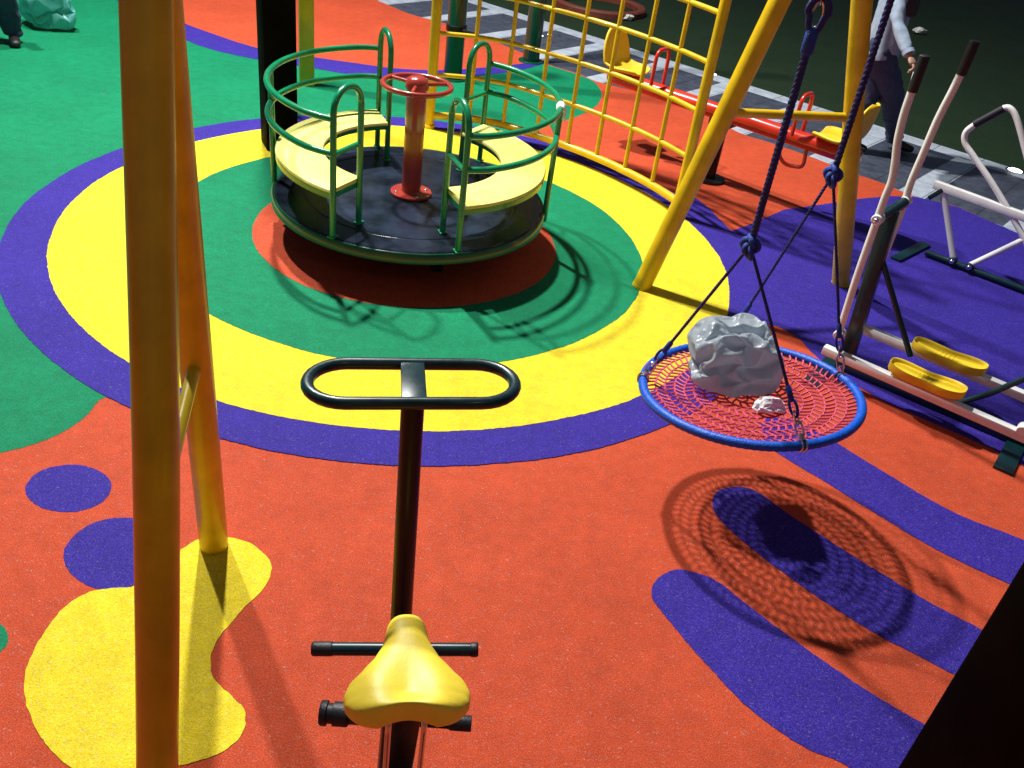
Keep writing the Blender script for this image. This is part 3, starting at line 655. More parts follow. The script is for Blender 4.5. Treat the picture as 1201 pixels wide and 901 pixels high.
# things lying in the nest
# crumpled film: x, y, z of each vertex of a subdivided ball, in thousandths of its bounding box,
# worked out once with a cloth simulation of a bag settling round a box
FILM_LO, FILM_HI = (-0.2925, -0.2438, 0.0028), (0.2697, 0.2435, 0.3751)
FILM = [
    523,508,21,941,190,220,355,5,212,107,455,320,410,877,268,956,793,177,639,134,745,129,188,699,60,762,625,642,893,750,861,427,728,441,497,749,360,6,184,366,17,162,373,25,132,380,38,93,386,61,47,397,107,44,391,156,18,391,211,7,401,264,3,424,306,11,449,341,16,465,375,9,475,411,13,487,451,10,502,484,24,546,499,30,575,477,15,611,439,8,
    648,393,8,679,358,3,708,341,17,737,345,55,778,324,48,818,306,21,853,285,7,885,262,23,880,236,76,896,210,118,915,192,151,927,186,189,932,161,187,903,138,172,865,141,168,827,140,180,793,136,192,759,121,199,717,119,192,675,112,195,630,118,197,580,117,202,530,99,208,485,64,218,451,33,224,423,7,226,390,2,220,970,775,162,970,747,163,961,712,170,
    967,673,187,973,631,196,979,590,204,976,552,210,959,517,206,944,475,201,925,433,207,916,393,225,905,352,249,927,308,247,935,260,243,940,219,233,556,524,27,585,533,33,607,539,16,624,552,7,645,577,24,676,613,38,709,642,12,751,664,13,791,680,28,830,704,24,870,735,8,907,761,28,931,773,63,944,778,99,948,780,138,81,443,292,64,438,246,66,442,189,
    84,458,134,104,480,81,131,507,52,166,527,40,209,530,35,262,515,38,315,498,25,359,488,20,394,484,20,425,484,23,454,490,8,488,498,11,321,13,192,286,33,180,255,55,174,228,76,172,200,98,175,170,125,165,124,131,134,89,177,129,64,215,145,51,249,176,64,280,214,81,320,224,88,361,249,94,399,271,100,429,300,421,852,244,429,819,219,405,825,183,
    377,846,190,369,855,139,374,865,88,393,823,71,423,785,36,443,735,20,456,677,43,473,616,52,494,568,44,511,543,22,520,525,22,523,518,13,96,472,320,90,498,315,92,532,313,108,568,318,122,607,298,137,638,253,149,660,192,169,676,130,195,717,100,217,757,80,243,791,113,263,772,178,301,798,223,342,811,263,377,850,263,448,887,258,484,902,238,504,921,192,
    541,928,191,573,931,193,605,932,191,638,925,181,679,918,183,714,948,173,754,958,181,797,943,191,839,908,192,873,867,184,904,831,175,932,804,175,870,418,701,861,433,690,859,451,688,843,453,668,835,436,632,857,407,599,882,370,565,903,336,530,929,325,491,972,328,459,999,320,413,993,297,366,973,265,335,952,235,306,950,212,263,972,795,212,974,784,258,971,766,307,
    952,747,362,932,722,410,920,700,447,910,689,476,911,669,515,915,640,567,913,604,607,898,574,637,881,546,657,897,514,648,879,482,649,872,455,690,625,143,692,613,150,636,604,161,586,591,172,544,573,170,517,552,162,492,533,159,515,509,155,496,487,134,452,481,99,405,482,57,381,462,60,333,432,54,292,401,35,265,374,12,244,946,181,234,937,171,255,925,149,286,
    913,113,329,886,87,387,858,68,446,832,62,496,810,89,525,791,123,540,766,148,565,739,155,599,714,132,630,689,111,663,666,100,694,650,113,722,132,206,647,132,225,594,125,247,553,111,270,523,98,288,485,97,296,442,103,303,401,102,305,360,122,324,375,145,331,416,176,362,398,197,389,353,181,421,315,151,442,324,128,454,326,331,15,231,311,43,246,293,65,292,
    285,84,354,260,110,395,240,123,440,210,136,457,185,159,449,155,134,458,130,99,465,118,104,518,123,115,562,147,131,577,151,153,612,144,171,653,51,795,585,39,826,549,58,849,522,76,868,502,94,883,479,111,897,446,133,909,407,160,925,367,192,932,336,213,901,337,242,872,349,284,849,356,326,852,338,350,878,311,379,884,287,128,479,322,149,487,301,168,505,282,
    182,529,267,196,549,265,200,560,300,164,561,320,123,567,338,84,592,340,55,624,370,42,659,415,42,693,459,36,721,498,27,741,540,45,752,583,661,905,748,681,917,745,707,901,729,730,872,698,757,838,659,790,840,613,815,843,573,833,844,533,855,846,482,885,856,429,915,866,386,938,875,352,945,859,310,949,838,263,952,815,217,416,901,290,413,924,309,419,928,347,
    438,923,392,455,943,434,468,970,456,477,984,468,478,967,469,475,934,465,492,929,528,516,914,595,550,926,634,583,912,648,610,905,675,631,897,705,872,407,759,857,394,787,845,393,814,858,373,802,865,349,821,841,341,855,846,313,897,828,276,905,809,251,860,785,207,823,755,152,815,736,99,842,701,79,839,674,80,814,658,108,781,612,156,741,585,179,746,557,202,752,
    527,223,755,503,189,775,463,167,780,422,153,778,377,146,762,323,138,764,265,128,768,214,106,795,169,94,803,138,104,782,138,136,753,136,163,724,99,206,703,60,222,696,31,258,681,13,298,660,16,339,629,5,377,633,3,404,634,1,430,630,0,465,615,1,513,605,4,556,610,9,596,627,22,634,644,37,678,650,49,723,644,58,790,645,54,815,667,82,831,678,
    128,823,698,187,823,712,247,822,725,292,822,745,322,824,764,345,825,782,375,824,791,424,822,786,484,828,768,537,843,747,580,864,732,613,882,732,655,908,800,673,916,847,699,912,879,731,896,887,769,870,884,794,821,856,819,772,833,834,736,819,849,724,849,842,692,850,854,648,838,861,589,803,867,529,769,863,481,742,847,453,725,451,472,758,461,444,751,469,410,748,
    475,377,781,478,349,819,485,334,860,490,312,900,499,304,953,523,260,965,546,227,907,567,190,862,581,158,829,588,126,816,613,131,800,636,141,786,855,429,774,854,452,813,826,442,805,820,420,856,784,434,868,783,469,826,760,498,810,727,512,812,691,520,803,653,521,779,612,513,764,575,507,755,545,502,755,515,502,760,480,500,749,407,471,758,378,437,785,357,403,821,
    349,395,859,336,394,877,324,404,837,284,395,801,231,370,787,183,345,782,145,326,794,125,294,793,112,258,803,96,225,819,90,189,798,111,186,752,409,514,746,376,537,751,347,561,773,325,582,812,307,604,856,276,629,873,245,650,895,216,667,913,187,688,936,156,705,908,137,715,859,111,721,821,90,725,779,81,735,729,72,748,676,451,523,747,459,551,749,463,573,783,
    463,571,830,466,581,878,472,619,910,481,672,913,495,726,920,520,773,938,548,813,960,568,850,965,583,877,956,599,868,912,616,871,851,631,883,794,489,523,750,522,526,755,496,550,765,551,532,765,530,552,782,500,566,807,582,539,779,562,557,800,538,563,829,504,570,856,619,543,802,594,558,824,574,570,847,545,583,875,505,589,906,655,525,833,625,543,855,602,559,872,
    576,569,899,544,596,929,505,634,926,695,528,849,661,527,881,633,541,895,607,558,914,580,593,933,544,638,915,512,685,926,733,524,850,705,523,895,677,526,919,650,547,926,621,580,931,589,626,912,558,682,916,533,734,920,765,511,858,745,534,904,726,527,944,708,549,924,676,574,913,646,614,909,617,669,917,589,729,924,565,781,931,793,491,882,768,512,932,762,538,978,
    755,569,970,736,591,942,710,620,915,683,666,919,654,724,927,622,782,937,592,826,944,810,457,917,797,506,961,792,556,992,788,596,999,775,623,989,755,648,965,743,679,923,714,731,929,681,786,936,646,830,943,612,857,964,841,452,878,829,505,926,817,566,966,810,619,989,803,650,979,795,657,938,786,693,946,760,736,954,730,792,958,697,837,958,661,866,958,623,885,945,
    824,475,829,861,493,875,845,557,911,830,619,942,819,662,954,810,681,928,797,694,897,782,732,908,767,788,930,739,841,934,705,874,936,667,895,931,638,881,895,834,458,775,862,484,804,861,542,837,850,606,873,838,659,901,833,694,902,823,705,870,805,732,860,787,778,881,771,835,904,740,878,911,704,901,909,669,907,887,646,898,844,416,546,746,423,580,753,382,576,756,
    423,580,799,391,610,774,354,604,783,426,580,844,391,603,821,368,639,805,333,632,822,439,603,885,402,604,861,368,627,845,345,668,834,308,657,857,462,649,883,432,636,864,398,634,836,358,663,863,313,690,858,273,674,871,482,707,883,459,688,860,427,669,840,376,666,827,327,698,870,277,691,898,238,686,898,502,762,893,480,748,861,451,726,841,401,707,830,333,702,828,
    275,705,874,238,712,919,210,702,930,524,808,913,498,800,874,467,785,853,423,765,841,356,750,837,286,745,854,231,743,887,201,746,921,177,732,916,530,844,944,511,839,890,475,828,883,438,819,860,380,809,853,311,804,854,249,798,891,198,801,898,167,786,886,146,757,879,545,871,942,506,863,915,481,854,863,442,856,875,396,851,880,339,852,883,274,857,878,213,853,859,
    168,839,845,134,812,844,123,768,831,563,878,908,521,880,896,475,874,875,437,852,845,399,872,852,358,880,857,307,882,837,247,878,815,189,871,799,137,853,803,104,815,808,94,769,799,583,855,855,541,853,861,494,868,843,442,870,824,394,865,821,360,858,837,330,869,809,285,869,786,228,870,763,164,869,760,106,850,773,79,809,771,75,772,754,600,869,786,563,848,794,
    515,835,809,458,840,816,402,847,804,362,841,816,338,849,795,308,848,774,265,847,749,207,849,731,141,852,727,87,841,731,63,809,722,68,779,699,378,486,763,348,505,774,350,447,796,322,525,805,321,461,808,329,413,829,308,541,853,301,478,847,298,425,839,322,412,864,279,565,879,284,503,892,283,444,883,287,405,864,307,396,846,254,600,910,258,539,926,253,477,919,
    250,435,870,276,430,838,288,424,817,221,629,919,224,581,944,219,521,955,213,486,881,227,453,827,242,432,802,242,407,795,193,652,941,189,613,948,180,564,952,173,497,942,181,452,876,201,420,835,201,410,797,193,384,780,159,663,923,155,628,928,147,590,932,142,536,932,147,464,920,167,417,872,171,394,824,159,383,786,149,360,764,135,668,877,129,628,878,123,595,878,
    114,558,894,122,496,896,135,429,893,144,387,850,129,372,801,115,354,769,117,326,755,118,670,825,103,625,828,92,588,818,80,558,832,98,514,835,115,453,843,107,399,847,97,356,817,84,331,780,80,322,745,97,291,761,100,673,778,85,623,777,65,582,765,45,550,766,50,509,773,76,463,773,90,416,774,83,375,754,52,353,745,39,323,752,59,295,766,84,257,774,
    84,684,732,69,633,732,45,592,724,23,555,710,16,513,708,26,466,717,49,428,713,53,395,701,48,363,678,38,327,689,28,298,724,47,266,762,69,226,788,68,702,686,55,653,689,37,609,679,13,573,667,3,532,653,1,485,657,9,441,668,20,410,668,23,384,651,25,351,642,26,310,668,25,275,710,48,238,738,77,203,750,416,440,764,390,404,800,429,407,773,
    380,396,853,415,395,836,450,402,814,371,390,880,407,389,881,441,388,868,447,367,831,354,377,859,395,375,856,427,361,875,457,361,874,451,338,853,329,376,807,371,356,820,409,340,840,440,333,860,447,338,897,456,314,881,274,345,802,323,323,830,370,313,860,410,301,860,439,303,882,431,312,914,457,311,930,221,316,812,269,298,866,325,269,878,376,266,893,412,263,882,
    432,270,909,433,281,948,471,273,959,182,297,826,228,267,877,286,249,929,341,223,920,383,228,907,410,233,902,414,243,942,449,238,941,497,227,956,154,281,844,198,255,895,254,231,943,316,209,961,364,219,959,390,236,946,396,208,941,429,203,950,471,197,944,520,194,914,135,251,846,172,232,891,224,212,934,288,196,933,345,195,938,384,206,937,394,216,906,425,225,916,
    453,203,901,490,178,896,537,166,872,118,213,848,147,198,877,191,183,903,250,200,884,311,202,887,363,191,894,401,192,897,432,206,885,462,234,878,493,211,878,514,181,848,548,154,823,106,175,830,129,163,852,163,149,869,213,161,851,268,183,832,327,200,831,380,201,839,423,199,838,457,223,828,495,233,837,524,214,843,550,188,835,582,163,818,122,166,781,122,138,806,
    146,121,830,187,121,834,239,140,813,292,166,790,349,184,782,401,196,778,444,205,777,485,218,786,519,233,800,547,212,800,575,191,795,606,169,786,493,477,752,504,449,759,532,478,768,515,409,749,549,443,765,568,474,766,520,369,782,565,398,753,594,435,757,604,472,757,524,342,824,574,362,791,616,390,760,638,431,758,646,477,761,532,325,872,580,339,838,628,368,806,
    666,389,764,682,437,758,687,487,768,537,320,926,586,335,896,638,342,854,683,374,810,711,398,756,721,447,762,724,488,779,553,292,969,592,314,944,646,334,909,695,353,857,730,379,798,749,405,750,757,446,768,761,480,779,577,252,922,609,269,960,653,295,928,696,311,869,727,331,806,764,359,769,785,400,772,793,436,779,774,445,802,603,203,883,628,215,934,668,250,936,
    695,269,872,727,287,819,767,315,794,799,355,795,824,391,794,797,394,807,788,409,834,617,157,852,651,172,889,681,199,941,703,228,881,730,250,831,766,279,822,795,322,833,825,369,845,824,411,857,838,412,826,825,427,818,619,119,845,654,125,866,688,147,914,724,196,915,740,214,848,764,257,860,775,306,867,804,354,881,839,398,896,864,420,867,864,438,846,853,450,832,
    630,101,826,653,93,859,687,104,886,729,143,907,766,191,890,746,242,901,767,288,908,796,329,912,839,368,914,871,393,867,882,413,833,877,424,818,860,425,832,650,109,816,663,80,842,691,85,863,730,113,872,740,176,849,762,236,852,787,258,907,805,300,924,835,338,923,863,361,872,878,381,827,863,399,835,869,397,809,873,416,798,858,479,686,869,507,657,869,511,709,
    891,521,684,864,541,685,861,560,738,908,553,670,888,560,705,865,591,715,856,620,770,927,591,647,915,593,690,896,611,728,873,649,745,856,677,796,941,630,602,941,632,655,926,642,706,907,667,750,884,701,771,875,712,821,941,666,546,957,669,598,947,679,658,924,693,709,918,715,755,901,736,784,868,736,791,934,696,498,958,702,538,963,712,596,947,720,654,931,731,703,
    926,749,743,894,759,756,860,768,797,930,718,471,951,730,503,972,740,545,958,751,593,950,755,644,940,761,690,922,780,733,878,795,767,835,810,818,942,734,444,954,750,482,976,764,518,961,782,554,954,788,596,947,788,641,930,795,689,895,817,747,843,836,801,799,855,848,963,753,407,971,765,453,980,784,498,965,809,532,951,823,564,941,824,607,924,825,656,893,830,712,
    841,830,772,791,855,824,752,875,861,978,779,357,982,791,410,981,807,459,965,824,497,940,839,532,921,850,575,903,851,622,876,845,676,838,830,733,793,847,791,748,870,832,718,896,861,978,801,305,980,815,358,976,828,408,962,839,452,933,836,489,905,853,536,882,861,583,860,855,630,831,837,682,793,839,738,754,858,784,720,891,818,695,915,838,970,814,259,967,832,308,
    964,847,356,953,857,401,927,850,439,894,843,485,867,855,537,847,855,581,824,848,625,793,836,672,756,848,721,728,881,761,701,909,786,676,919,796,599,886,690,576,893,660,563,867,691,544,908,646,538,876,658,518,846,706,509,924,625,506,897,641,497,852,662,463,831,728,476,936,568,474,910,598,472,871,621,447,837,679,408,821,745,448,950,503,440,922,533,442,889,574,
    429,859,626,400,826,686,367,820,744,432,959,455,406,940,481,401,913,520,400,880,570,385,851,616,362,823,670,339,821,726,433,976,470,392,965,468,376,959,507,365,931,538,358,904,580,343,867,606,330,826,652,313,822,709,434,978,457,394,979,459,364,979,495,344,969,525,329,951,554,315,917,576,305,877,615,295,826,645,275,822,694,424,959,443,390,967,454,361,976,486,
    336,982,518,312,974,538,291,954,560,274,915,587,263,864,613,248,821,642,221,821,681,415,922,441,384,936,469,353,952,491,327,966,509,301,980,516,275,969,534,250,939,557,230,894,588,215,850,616,195,816,634,163,820,665,405,902,395,373,905,436,338,922,456,309,944,467,286,959,481,259,971,490,230,954,515,210,912,539,193,872,565,174,842,585,146,820,606,113,817,641,
    391,910,350,370,882,389,331,888,416,294,909,421,264,924,437,241,940,448,212,960,458,185,936,493,170,897,515,155,870,538,133,848,553,104,825,577,75,815,618,385,905,313,359,887,346,330,862,376,288,873,387,249,893,390,222,919,392,201,947,396,170,936,429,145,920,469,130,897,501,115,876,521,94,851,530,69,827,557,47,821,605,28,713,599,35,694,545,21,666,596,
    37,671,494,33,646,542,16,622,586,44,644,447,40,625,486,31,605,532,20,583,575,45,610,399,48,603,434,43,587,477,32,569,523,16,545,565,55,576,352,54,571,390,54,567,430,48,552,476,35,530,527,16,498,572,82,547,329,55,537,353,55,536,393,59,530,436,50,508,492,34,479,549,14,452,591,118,533,317,78,515,330,56,504,357,59,495,402,58,478,458,
    45,452,524,29,433,578,12,420,610,156,534,307,112,507,317,79,484,334,58,462,361,62,441,416,53,420,487,39,405,555,25,401,595,13,395,617,187,534,318,146,508,314,109,485,347,85,450,355,61,416,369,61,390,432,47,374,501,31,372,560,17,374,597,4,365,616,202,523,297,172,502,317,137,485,352,106,453,371,82,417,384,64,373,381,58,348,439,40,341,501,
    25,342,558,9,339,593,6,320,624,193,500,287,192,499,332,162,479,359,131,448,380,104,414,397,84,372,399,64,330,393,49,313,443,34,310,500,21,306,550,18,294,591,23,275,633,174,486,309,202,477,316,183,463,355,157,435,385,128,400,405,101,366,418,84,324,413,65,290,405,55,283,453,41,279,500,40,268,543,45,252,587,53,236,640,151,474,329,177,461,333,
    205,439,340,182,415,378,152,382,406,124,349,427,105,318,406,87,292,385,81,297,427,73,290,470,74,278,513,83,262,554,91,236,592,95,217,647,148,145,684,153,125,647,151,116,719,153,101,609,147,93,682,152,81,751,133,77,569,151,62,638,170,61,707,189,76,765,151,77,509,173,60,570,194,55,642,215,56,712,238,95,746,178,103,473,202,81,513,224,66,572,
    247,61,642,272,62,709,296,99,741,205,137,483,235,116,493,260,99,529,278,85,584,299,75,647,324,68,708,350,103,746,234,165,484,268,149,508,300,133,520,312,121,560,319,105,607,339,91,663,369,74,716,397,107,757,259,159,448,297,166,484,332,163,519,348,151,555,350,133,591,358,116,630,380,101,679,412,80,724,439,118,759,279,143,405,315,145,442,352,152,483,
    377,154,528,386,144,570,393,130,604,408,113,634,426,81,662,454,97,712,479,140,749,294,120,357,326,134,388,361,132,433,389,136,486,411,144,535,425,132,573,443,114,593,455,86,601,473,91,645,490,127,690,505,181,723,311,93,307,338,112,336,359,99,391,381,98,454,406,110,513,441,122,536,468,116,561,484,89,560,499,96,584,507,124,621,515,173,660,539,211,701,
    333,64,267,358,84,296,385,91,343,398,74,404,409,74,475,435,89,531,473,92,545,504,93,532,521,112,545,522,141,560,532,173,594,555,198,641,573,188,697,355,35,251,382,58,273,411,73,308,432,64,362,443,63,424,445,103,468,471,121,517,507,118,511,535,126,513,542,153,525,556,177,546,576,185,587,589,174,639,601,165,692,674,88,762,699,105,743,702,95,803,
    727,123,708,737,110,775,738,83,812,756,143,663,773,127,730,780,93,771,765,123,788,784,148,618,804,145,678,820,109,726,819,127,785,804,171,793,810,133,587,830,137,637,850,138,690,864,117,752,854,171,778,834,216,820,831,103,579,855,119,620,874,129,663,888,118,711,893,150,767,879,205,809,856,249,860,859,77,564,882,92,621,898,108,665,910,121,699,910,147,731,
    883,189,749,872,249,790,858,292,845,886,86,518,914,108,588,928,129,639,929,146,677,923,161,706,902,188,713,872,234,725,846,277,769,835,311,818,911,105,454,937,131,529,953,163,590,945,188,631,934,198,667,922,215,693,902,250,709,870,286,713,837,308,745,852,326,791,932,129,386,955,154,455,970,191,525,948,229,564,929,242,601,920,254,640,914,281,673,896,315,703,
    862,333,719,832,337,753,849,349,781,947,156,332,967,178,389,985,210,452,952,246,495,929,272,535,919,286,579,910,308,623,899,341,667,878,365,708,850,364,745,830,359,773,839,371,794,956,178,295,973,198,343,988,229,394,985,262,451,947,284,484,922,298,525,908,316,572,894,348,622,876,381,668,847,388,705,830,389,742,835,393,768,840,403,786,956,198,276,960,216,323,
    984,245,355,996,276,401,981,299,453,941,305,484,914,314,528,895,340,573,874,377,617,854,408,658,832,418,694,844,422,724,847,424,741,854,409,743,650,905,705,671,915,698,625,918,677,687,885,692,644,910,664,599,925,647,714,856,661,662,877,660,613,902,643,568,919,616,748,845,615,695,858,623,636,876,621,587,891,602,537,901,568,777,847,574,730,852,583,671,867,583,
    615,884,564,568,896,534,521,914,495,797,850,534,756,855,543,705,863,546,647,880,529,599,896,495,559,923,468,518,947,446,817,854,482,778,860,490,732,866,500,679,879,496,627,904,473,589,939,467,554,962,445,515,976,437,847,867,423,805,875,425,761,880,435,713,890,446,662,912,448,618,946,455,581,976,446,544,993,434,503,997,436,879,888,379,838,900,371,792,910,376,
    749,925,402,703,937,420,655,957,431,608,981,425,565,994,405,524,999,399,490,970,416,904,897,341,868,918,333,822,935,332,773,947,340,727,947,351,686,965,372,635,974,375,585,968,370,542,983,353,499,979,355,469,946,374,916,883,301,882,906,293,840,928,290,792,950,291,745,962,296,704,969,304,660,956,311,610,953,311,563,953,304,521,963,296,479,960,304,446,944,327,
    921,857,257,887,876,259,848,902,261,803,933,258,760,963,253,718,969,250,678,965,248,634,954,248,591,947,246,550,942,246,512,935,260,471,942,267,439,935,288,924,827,216,892,852,217,859,885,224,821,925,227,777,957,220,734,967,209,695,952,204,657,927,216,618,919,219,582,916,217,547,915,219,510,916,226,470,923,234,449,910,278,41,785,542,35,813,513,28,770,506,
    46,834,492,36,791,484,30,745,472,61,849,466,56,802,473,50,760,469,41,717,436,79,862,432,75,814,440,68,773,441,67,729,442,58,683,400,100,876,391,97,827,396,93,787,402,91,750,408,93,702,412,85,650,366,124,895,346,128,846,360,127,803,365,122,771,368,124,736,377,128,683,379,124,619,360,155,917,303,142,869,296,156,829,315,156,793,325,155,765,333,
    158,726,336,156,668,324,164,607,324,190,913,279,159,901,243,172,864,253,177,826,265,175,795,272,177,763,278,189,717,286,198,655,289,202,600,288,216,885,287,191,890,229,167,882,197,182,859,208,191,827,227,196,792,238,203,748,242,206,688,240,195,630,239,189,583,248,243,850,312,209,858,247,189,865,186,172,864,162,171,844,189,191,811,199,202,765,210,200,708,214,
    180,650,230,172,602,261,171,561,257,285,829,325,240,829,267,202,832,198,185,841,145,164,837,148,166,813,182,184,775,219,195,720,234,187,661,253,156,614,262,154,568,276,157,532,268,318,849,298,277,807,283,231,806,213,194,807,149,174,814,111,163,793,136,178,763,175,174,722,227,190,674,270,165,620,282,138,580,285,135,540,280,140,508,284,347,854,280,313,812,278,
    266,791,229,227,789,160,204,797,99,182,767,100,166,734,130,183,700,180,177,664,235,157,637,293,140,590,305,123,550,306,115,517,293,120,489,300,144,187,597,142,204,548,145,166,555,137,231,516,135,187,516,127,150,537,128,265,493,132,219,489,116,182,512,106,143,529,120,289,462,131,250,465,114,211,485,97,176,508,105,135,489,123,300,419,123,265,432,106,231,462,
    89,197,483,107,164,465,114,123,434,126,294,376,102,272,395,92,235,424,79,195,444,108,180,428,109,145,397,147,153,414,126,299,336,102,269,348,87,227,367,71,182,386,99,151,382,125,153,355,154,145,364,182,138,402,147,308,366,124,270,372,115,219,351,105,168,364,94,140,312,126,115,323,154,112,333,180,109,373,201,108,425,174,316,407,153,276,399,139,226,382,
    140,168,354,123,116,300,100,85,348,137,79,351,180,84,348,202,82,399,234,90,420,187,342,358,177,296,360,164,250,353,150,200,329,114,156,293,81,110,308,112,73,308,156,61,340,199,61,370,234,66,386,263,72,385,174,375,313,167,326,314,159,280,312,146,237,301,109,199,296,72,152,284,84,98,267,129,74,290,181,71,325,223,83,343,256,78,332,273,52,323,
    148,409,294,144,361,281,138,311,273,129,268,263,101,232,262,67,191,253,67,137,229,101,96,235,150,94,274,200,98,295,238,86,284,261,61,273,281,34,267,121,426,299,117,388,272,112,342,251,103,297,233,89,257,215,58,224,213,62,179,185,85,132,177,133,122,211,179,115,234,217,95,231,245,72,220,267,43,219,296,18,220,636,125,659,627,139,597,651,112,624,
    617,151,548,637,126,561,673,120,592,604,163,515,625,139,520,657,138,540,698,140,569,583,153,505,613,151,493,640,158,523,678,162,537,722,163,548,567,178,503,594,161,483,627,169,504,664,167,508,705,160,508,746,141,521,545,171,481,578,184,474,613,178,473,652,164,479,689,149,476,729,129,476,771,111,490,525,160,434,559,173,426,589,155,439,630,142,443,668,122,441,
    706,103,436,747,86,442,791,77,458,519,130,385,550,155,370,575,136,382,604,115,395,643,91,405,680,70,405,723,56,405,767,49,415,812,46,430,517,89,356,551,117,338,579,138,325,601,116,333,627,86,344,663,60,358,707,47,366,755,43,372,800,44,379,842,60,382,505,48,343,541,75,328,573,104,305,602,124,287,625,98,288,657,80,303,697,68,327,745,71,354,
    794,68,355,835,69,338,874,84,328,473,48,305,511,38,314,553,63,302,595,90,287,623,112,249,657,114,265,688,110,300,735,104,321,786,97,324,828,93,309,864,104,293,901,111,275,436,30,285,471,25,292,509,47,282,557,82,269,598,124,274,643,142,266,680,143,271,721,134,284,768,127,289,811,119,278,849,123,262,884,131,244,922,136,236,409,11,255,443,14,262,
    472,39,258,514,76,250,563,114,243,615,132,235,662,135,229,701,140,233,743,144,242,785,147,245,822,147,236,857,148,215,895,150,203,933,150,208,887,453,670,882,458,646,896,486,632,864,469,625,882,499,608,882,527,625,840,480,609,865,507,579,864,539,601,870,563,628,845,451,575,842,501,552,848,543,567,854,571,593,882,585,602,868,414,548,866,471,534,870,524,539,
    864,563,548,857,593,569,886,614,575,891,376,521,892,436,521,897,495,539,895,541,544,887,577,545,866,605,529,888,637,529,917,359,494,917,412,515,918,472,529,918,524,533,910,561,526,890,589,510,874,622,493,892,656,486,956,362,457,947,408,479,940,460,500,937,505,511,932,539,512,915,566,500,895,601,484,881,634,464,900,668,455,996,362,423,984,408,438,971,456,455,
    961,494,469,954,520,474,946,548,482,924,581,471,905,616,452,889,649,429,911,685,419,994,347,373,984,396,380,966,441,387,952,478,398,941,499,412,939,524,423,952,557,430,931,597,417,910,628,395,903,669,378,927,710,367,975,316,341,969,370,346,951,415,344,931,451,345,928,481,341,934,508,351,943,539,363,959,579,363,936,608,342,923,646,327,920,693,313,949,732,307,
    952,279,318,949,330,327,936,379,322,920,421,307,927,456,288,937,488,289,947,521,301,963,555,304,963,595,290,945,624,268,940,667,262,937,714,248,955,756,251,945,246,277,943,292,287,934,342,286,913,387,278,922,425,253,935,463,241,947,502,248,960,538,252,975,572,248,963,607,228,960,648,221,957,692,212,952,734,198,961,770,202,927,802,133,921,802,94,899,835,139,
    906,796,54,889,835,100,864,875,149,875,777,18,868,823,56,849,870,109,824,912,156,832,746,7,831,798,22,821,850,66,803,898,115,780,934,154,788,715,15,784,764,7,777,817,37,771,855,99,757,903,122,737,936,147,750,693,22,743,729,18,732,779,8,725,818,63,724,852,114,720,886,148,697,914,146,714,676,9,712,705,14,699,744,18,684,793,14,680,827,62,
    686,862,97,679,872,148,656,901,156,678,650,30,682,683,14,677,719,26,659,762,15,644,807,18,647,840,54,652,867,105,642,875,164,622,906,182,642,612,27,648,652,29,652,694,17,642,740,34,621,783,19,613,827,29,618,860,73,616,860,141,603,899,160,589,926,170,617,579,7,618,614,9,620,659,25,615,714,22,598,764,41,581,810,35,578,853,53,577,864,116,
    574,881,177,565,913,188,555,924,168,598,557,7,594,584,7,591,625,10,582,680,16,566,738,34,546,785,48,539,828,78,531,877,86,527,889,151,525,891,201,526,898,171,520,914,167,581,548,29,572,562,13,563,595,17,550,645,27,538,702,61,514,753,75,495,801,88,483,850,69,474,878,124,479,859,175,476,888,185,486,897,204,503,889,215,554,533,21,550,540,36,
    540,565,41,523,606,48,503,663,58,485,723,38,460,767,63,440,816,86,426,866,78,420,850,133,425,841,180,440,853,213,463,851,195,464,865,232,386,815,245,389,782,206,344,794,215,356,807,194,350,759,178,307,770,189,335,835,154,358,798,142,330,755,146,280,759,138,336,849,94,316,825,120,340,804,169,305,792,118,265,772,75,360,839,43,329,837,53,320,806,94,
    335,771,137,296,746,98,241,724,98,392,798,17,361,804,12,325,814,18,331,767,71,324,713,131,262,705,142,212,679,129,413,742,7,387,750,26,352,762,30,302,770,12,289,724,80,280,664,141,226,659,174,181,637,162,423,679,20,395,686,7,366,700,32,321,716,12,258,728,22,245,674,101,236,620,159,196,612,205,150,610,207,431,618,46,395,623,30,363,636,7,
    324,658,33,273,677,9,212,684,50,203,623,110,190,581,161,169,565,216,144,586,263,449,568,36,404,572,41,369,582,11,329,602,27,284,628,7,226,645,12,170,639,66,159,580,111,140,573,169,125,552,219,116,555,278,469,535,33,424,538,44,382,546,24,340,560,16,293,584,8,241,607,8,182,616,24,133,598,71,118,558,114,98,564,162,85,554,218,80,542,274,
    482,522,10,441,521,20,402,522,42,361,538,45,315,555,43,263,577,37,206,591,35,151,584,33,109,567,64,86,552,107,72,537,158,66,519,217,72,504,272,488,510,7,452,503,18,417,504,18,381,511,25,340,518,36,290,535,41,233,554,36,181,561,33,137,549,42,104,529,69,82,511,111,67,492,167,63,476,227,74,470,281,75,412,273,61,403,227,70,378,253,
    80,405,179,62,367,206,64,342,233,100,421,118,92,369,164,66,332,183,54,304,205,120,450,67,116,387,100,104,334,146,81,296,166,57,275,161,153,482,51,140,421,50,135,357,84,120,304,116,95,268,125,72,246,121,190,498,36,178,452,33,163,392,27,150,330,48,141,278,75,114,245,75,98,214,95,236,491,35,221,459,36,210,414,39,197,361,13,179,296,16,
    163,244,31,147,208,56,136,175,94,289,475,30,268,449,38,256,418,47,248,380,17,231,318,7,212,252,7,199,199,30,184,160,59,171,125,98,337,463,35,318,436,43,305,409,51,296,382,28,284,337,8,263,274,7,246,207,12,232,154,42,217,118,71,209,112,123,375,459,29,356,429,28,343,400,29,340,375,42,329,343,47,316,296,13,294,231,12,275,166,36,
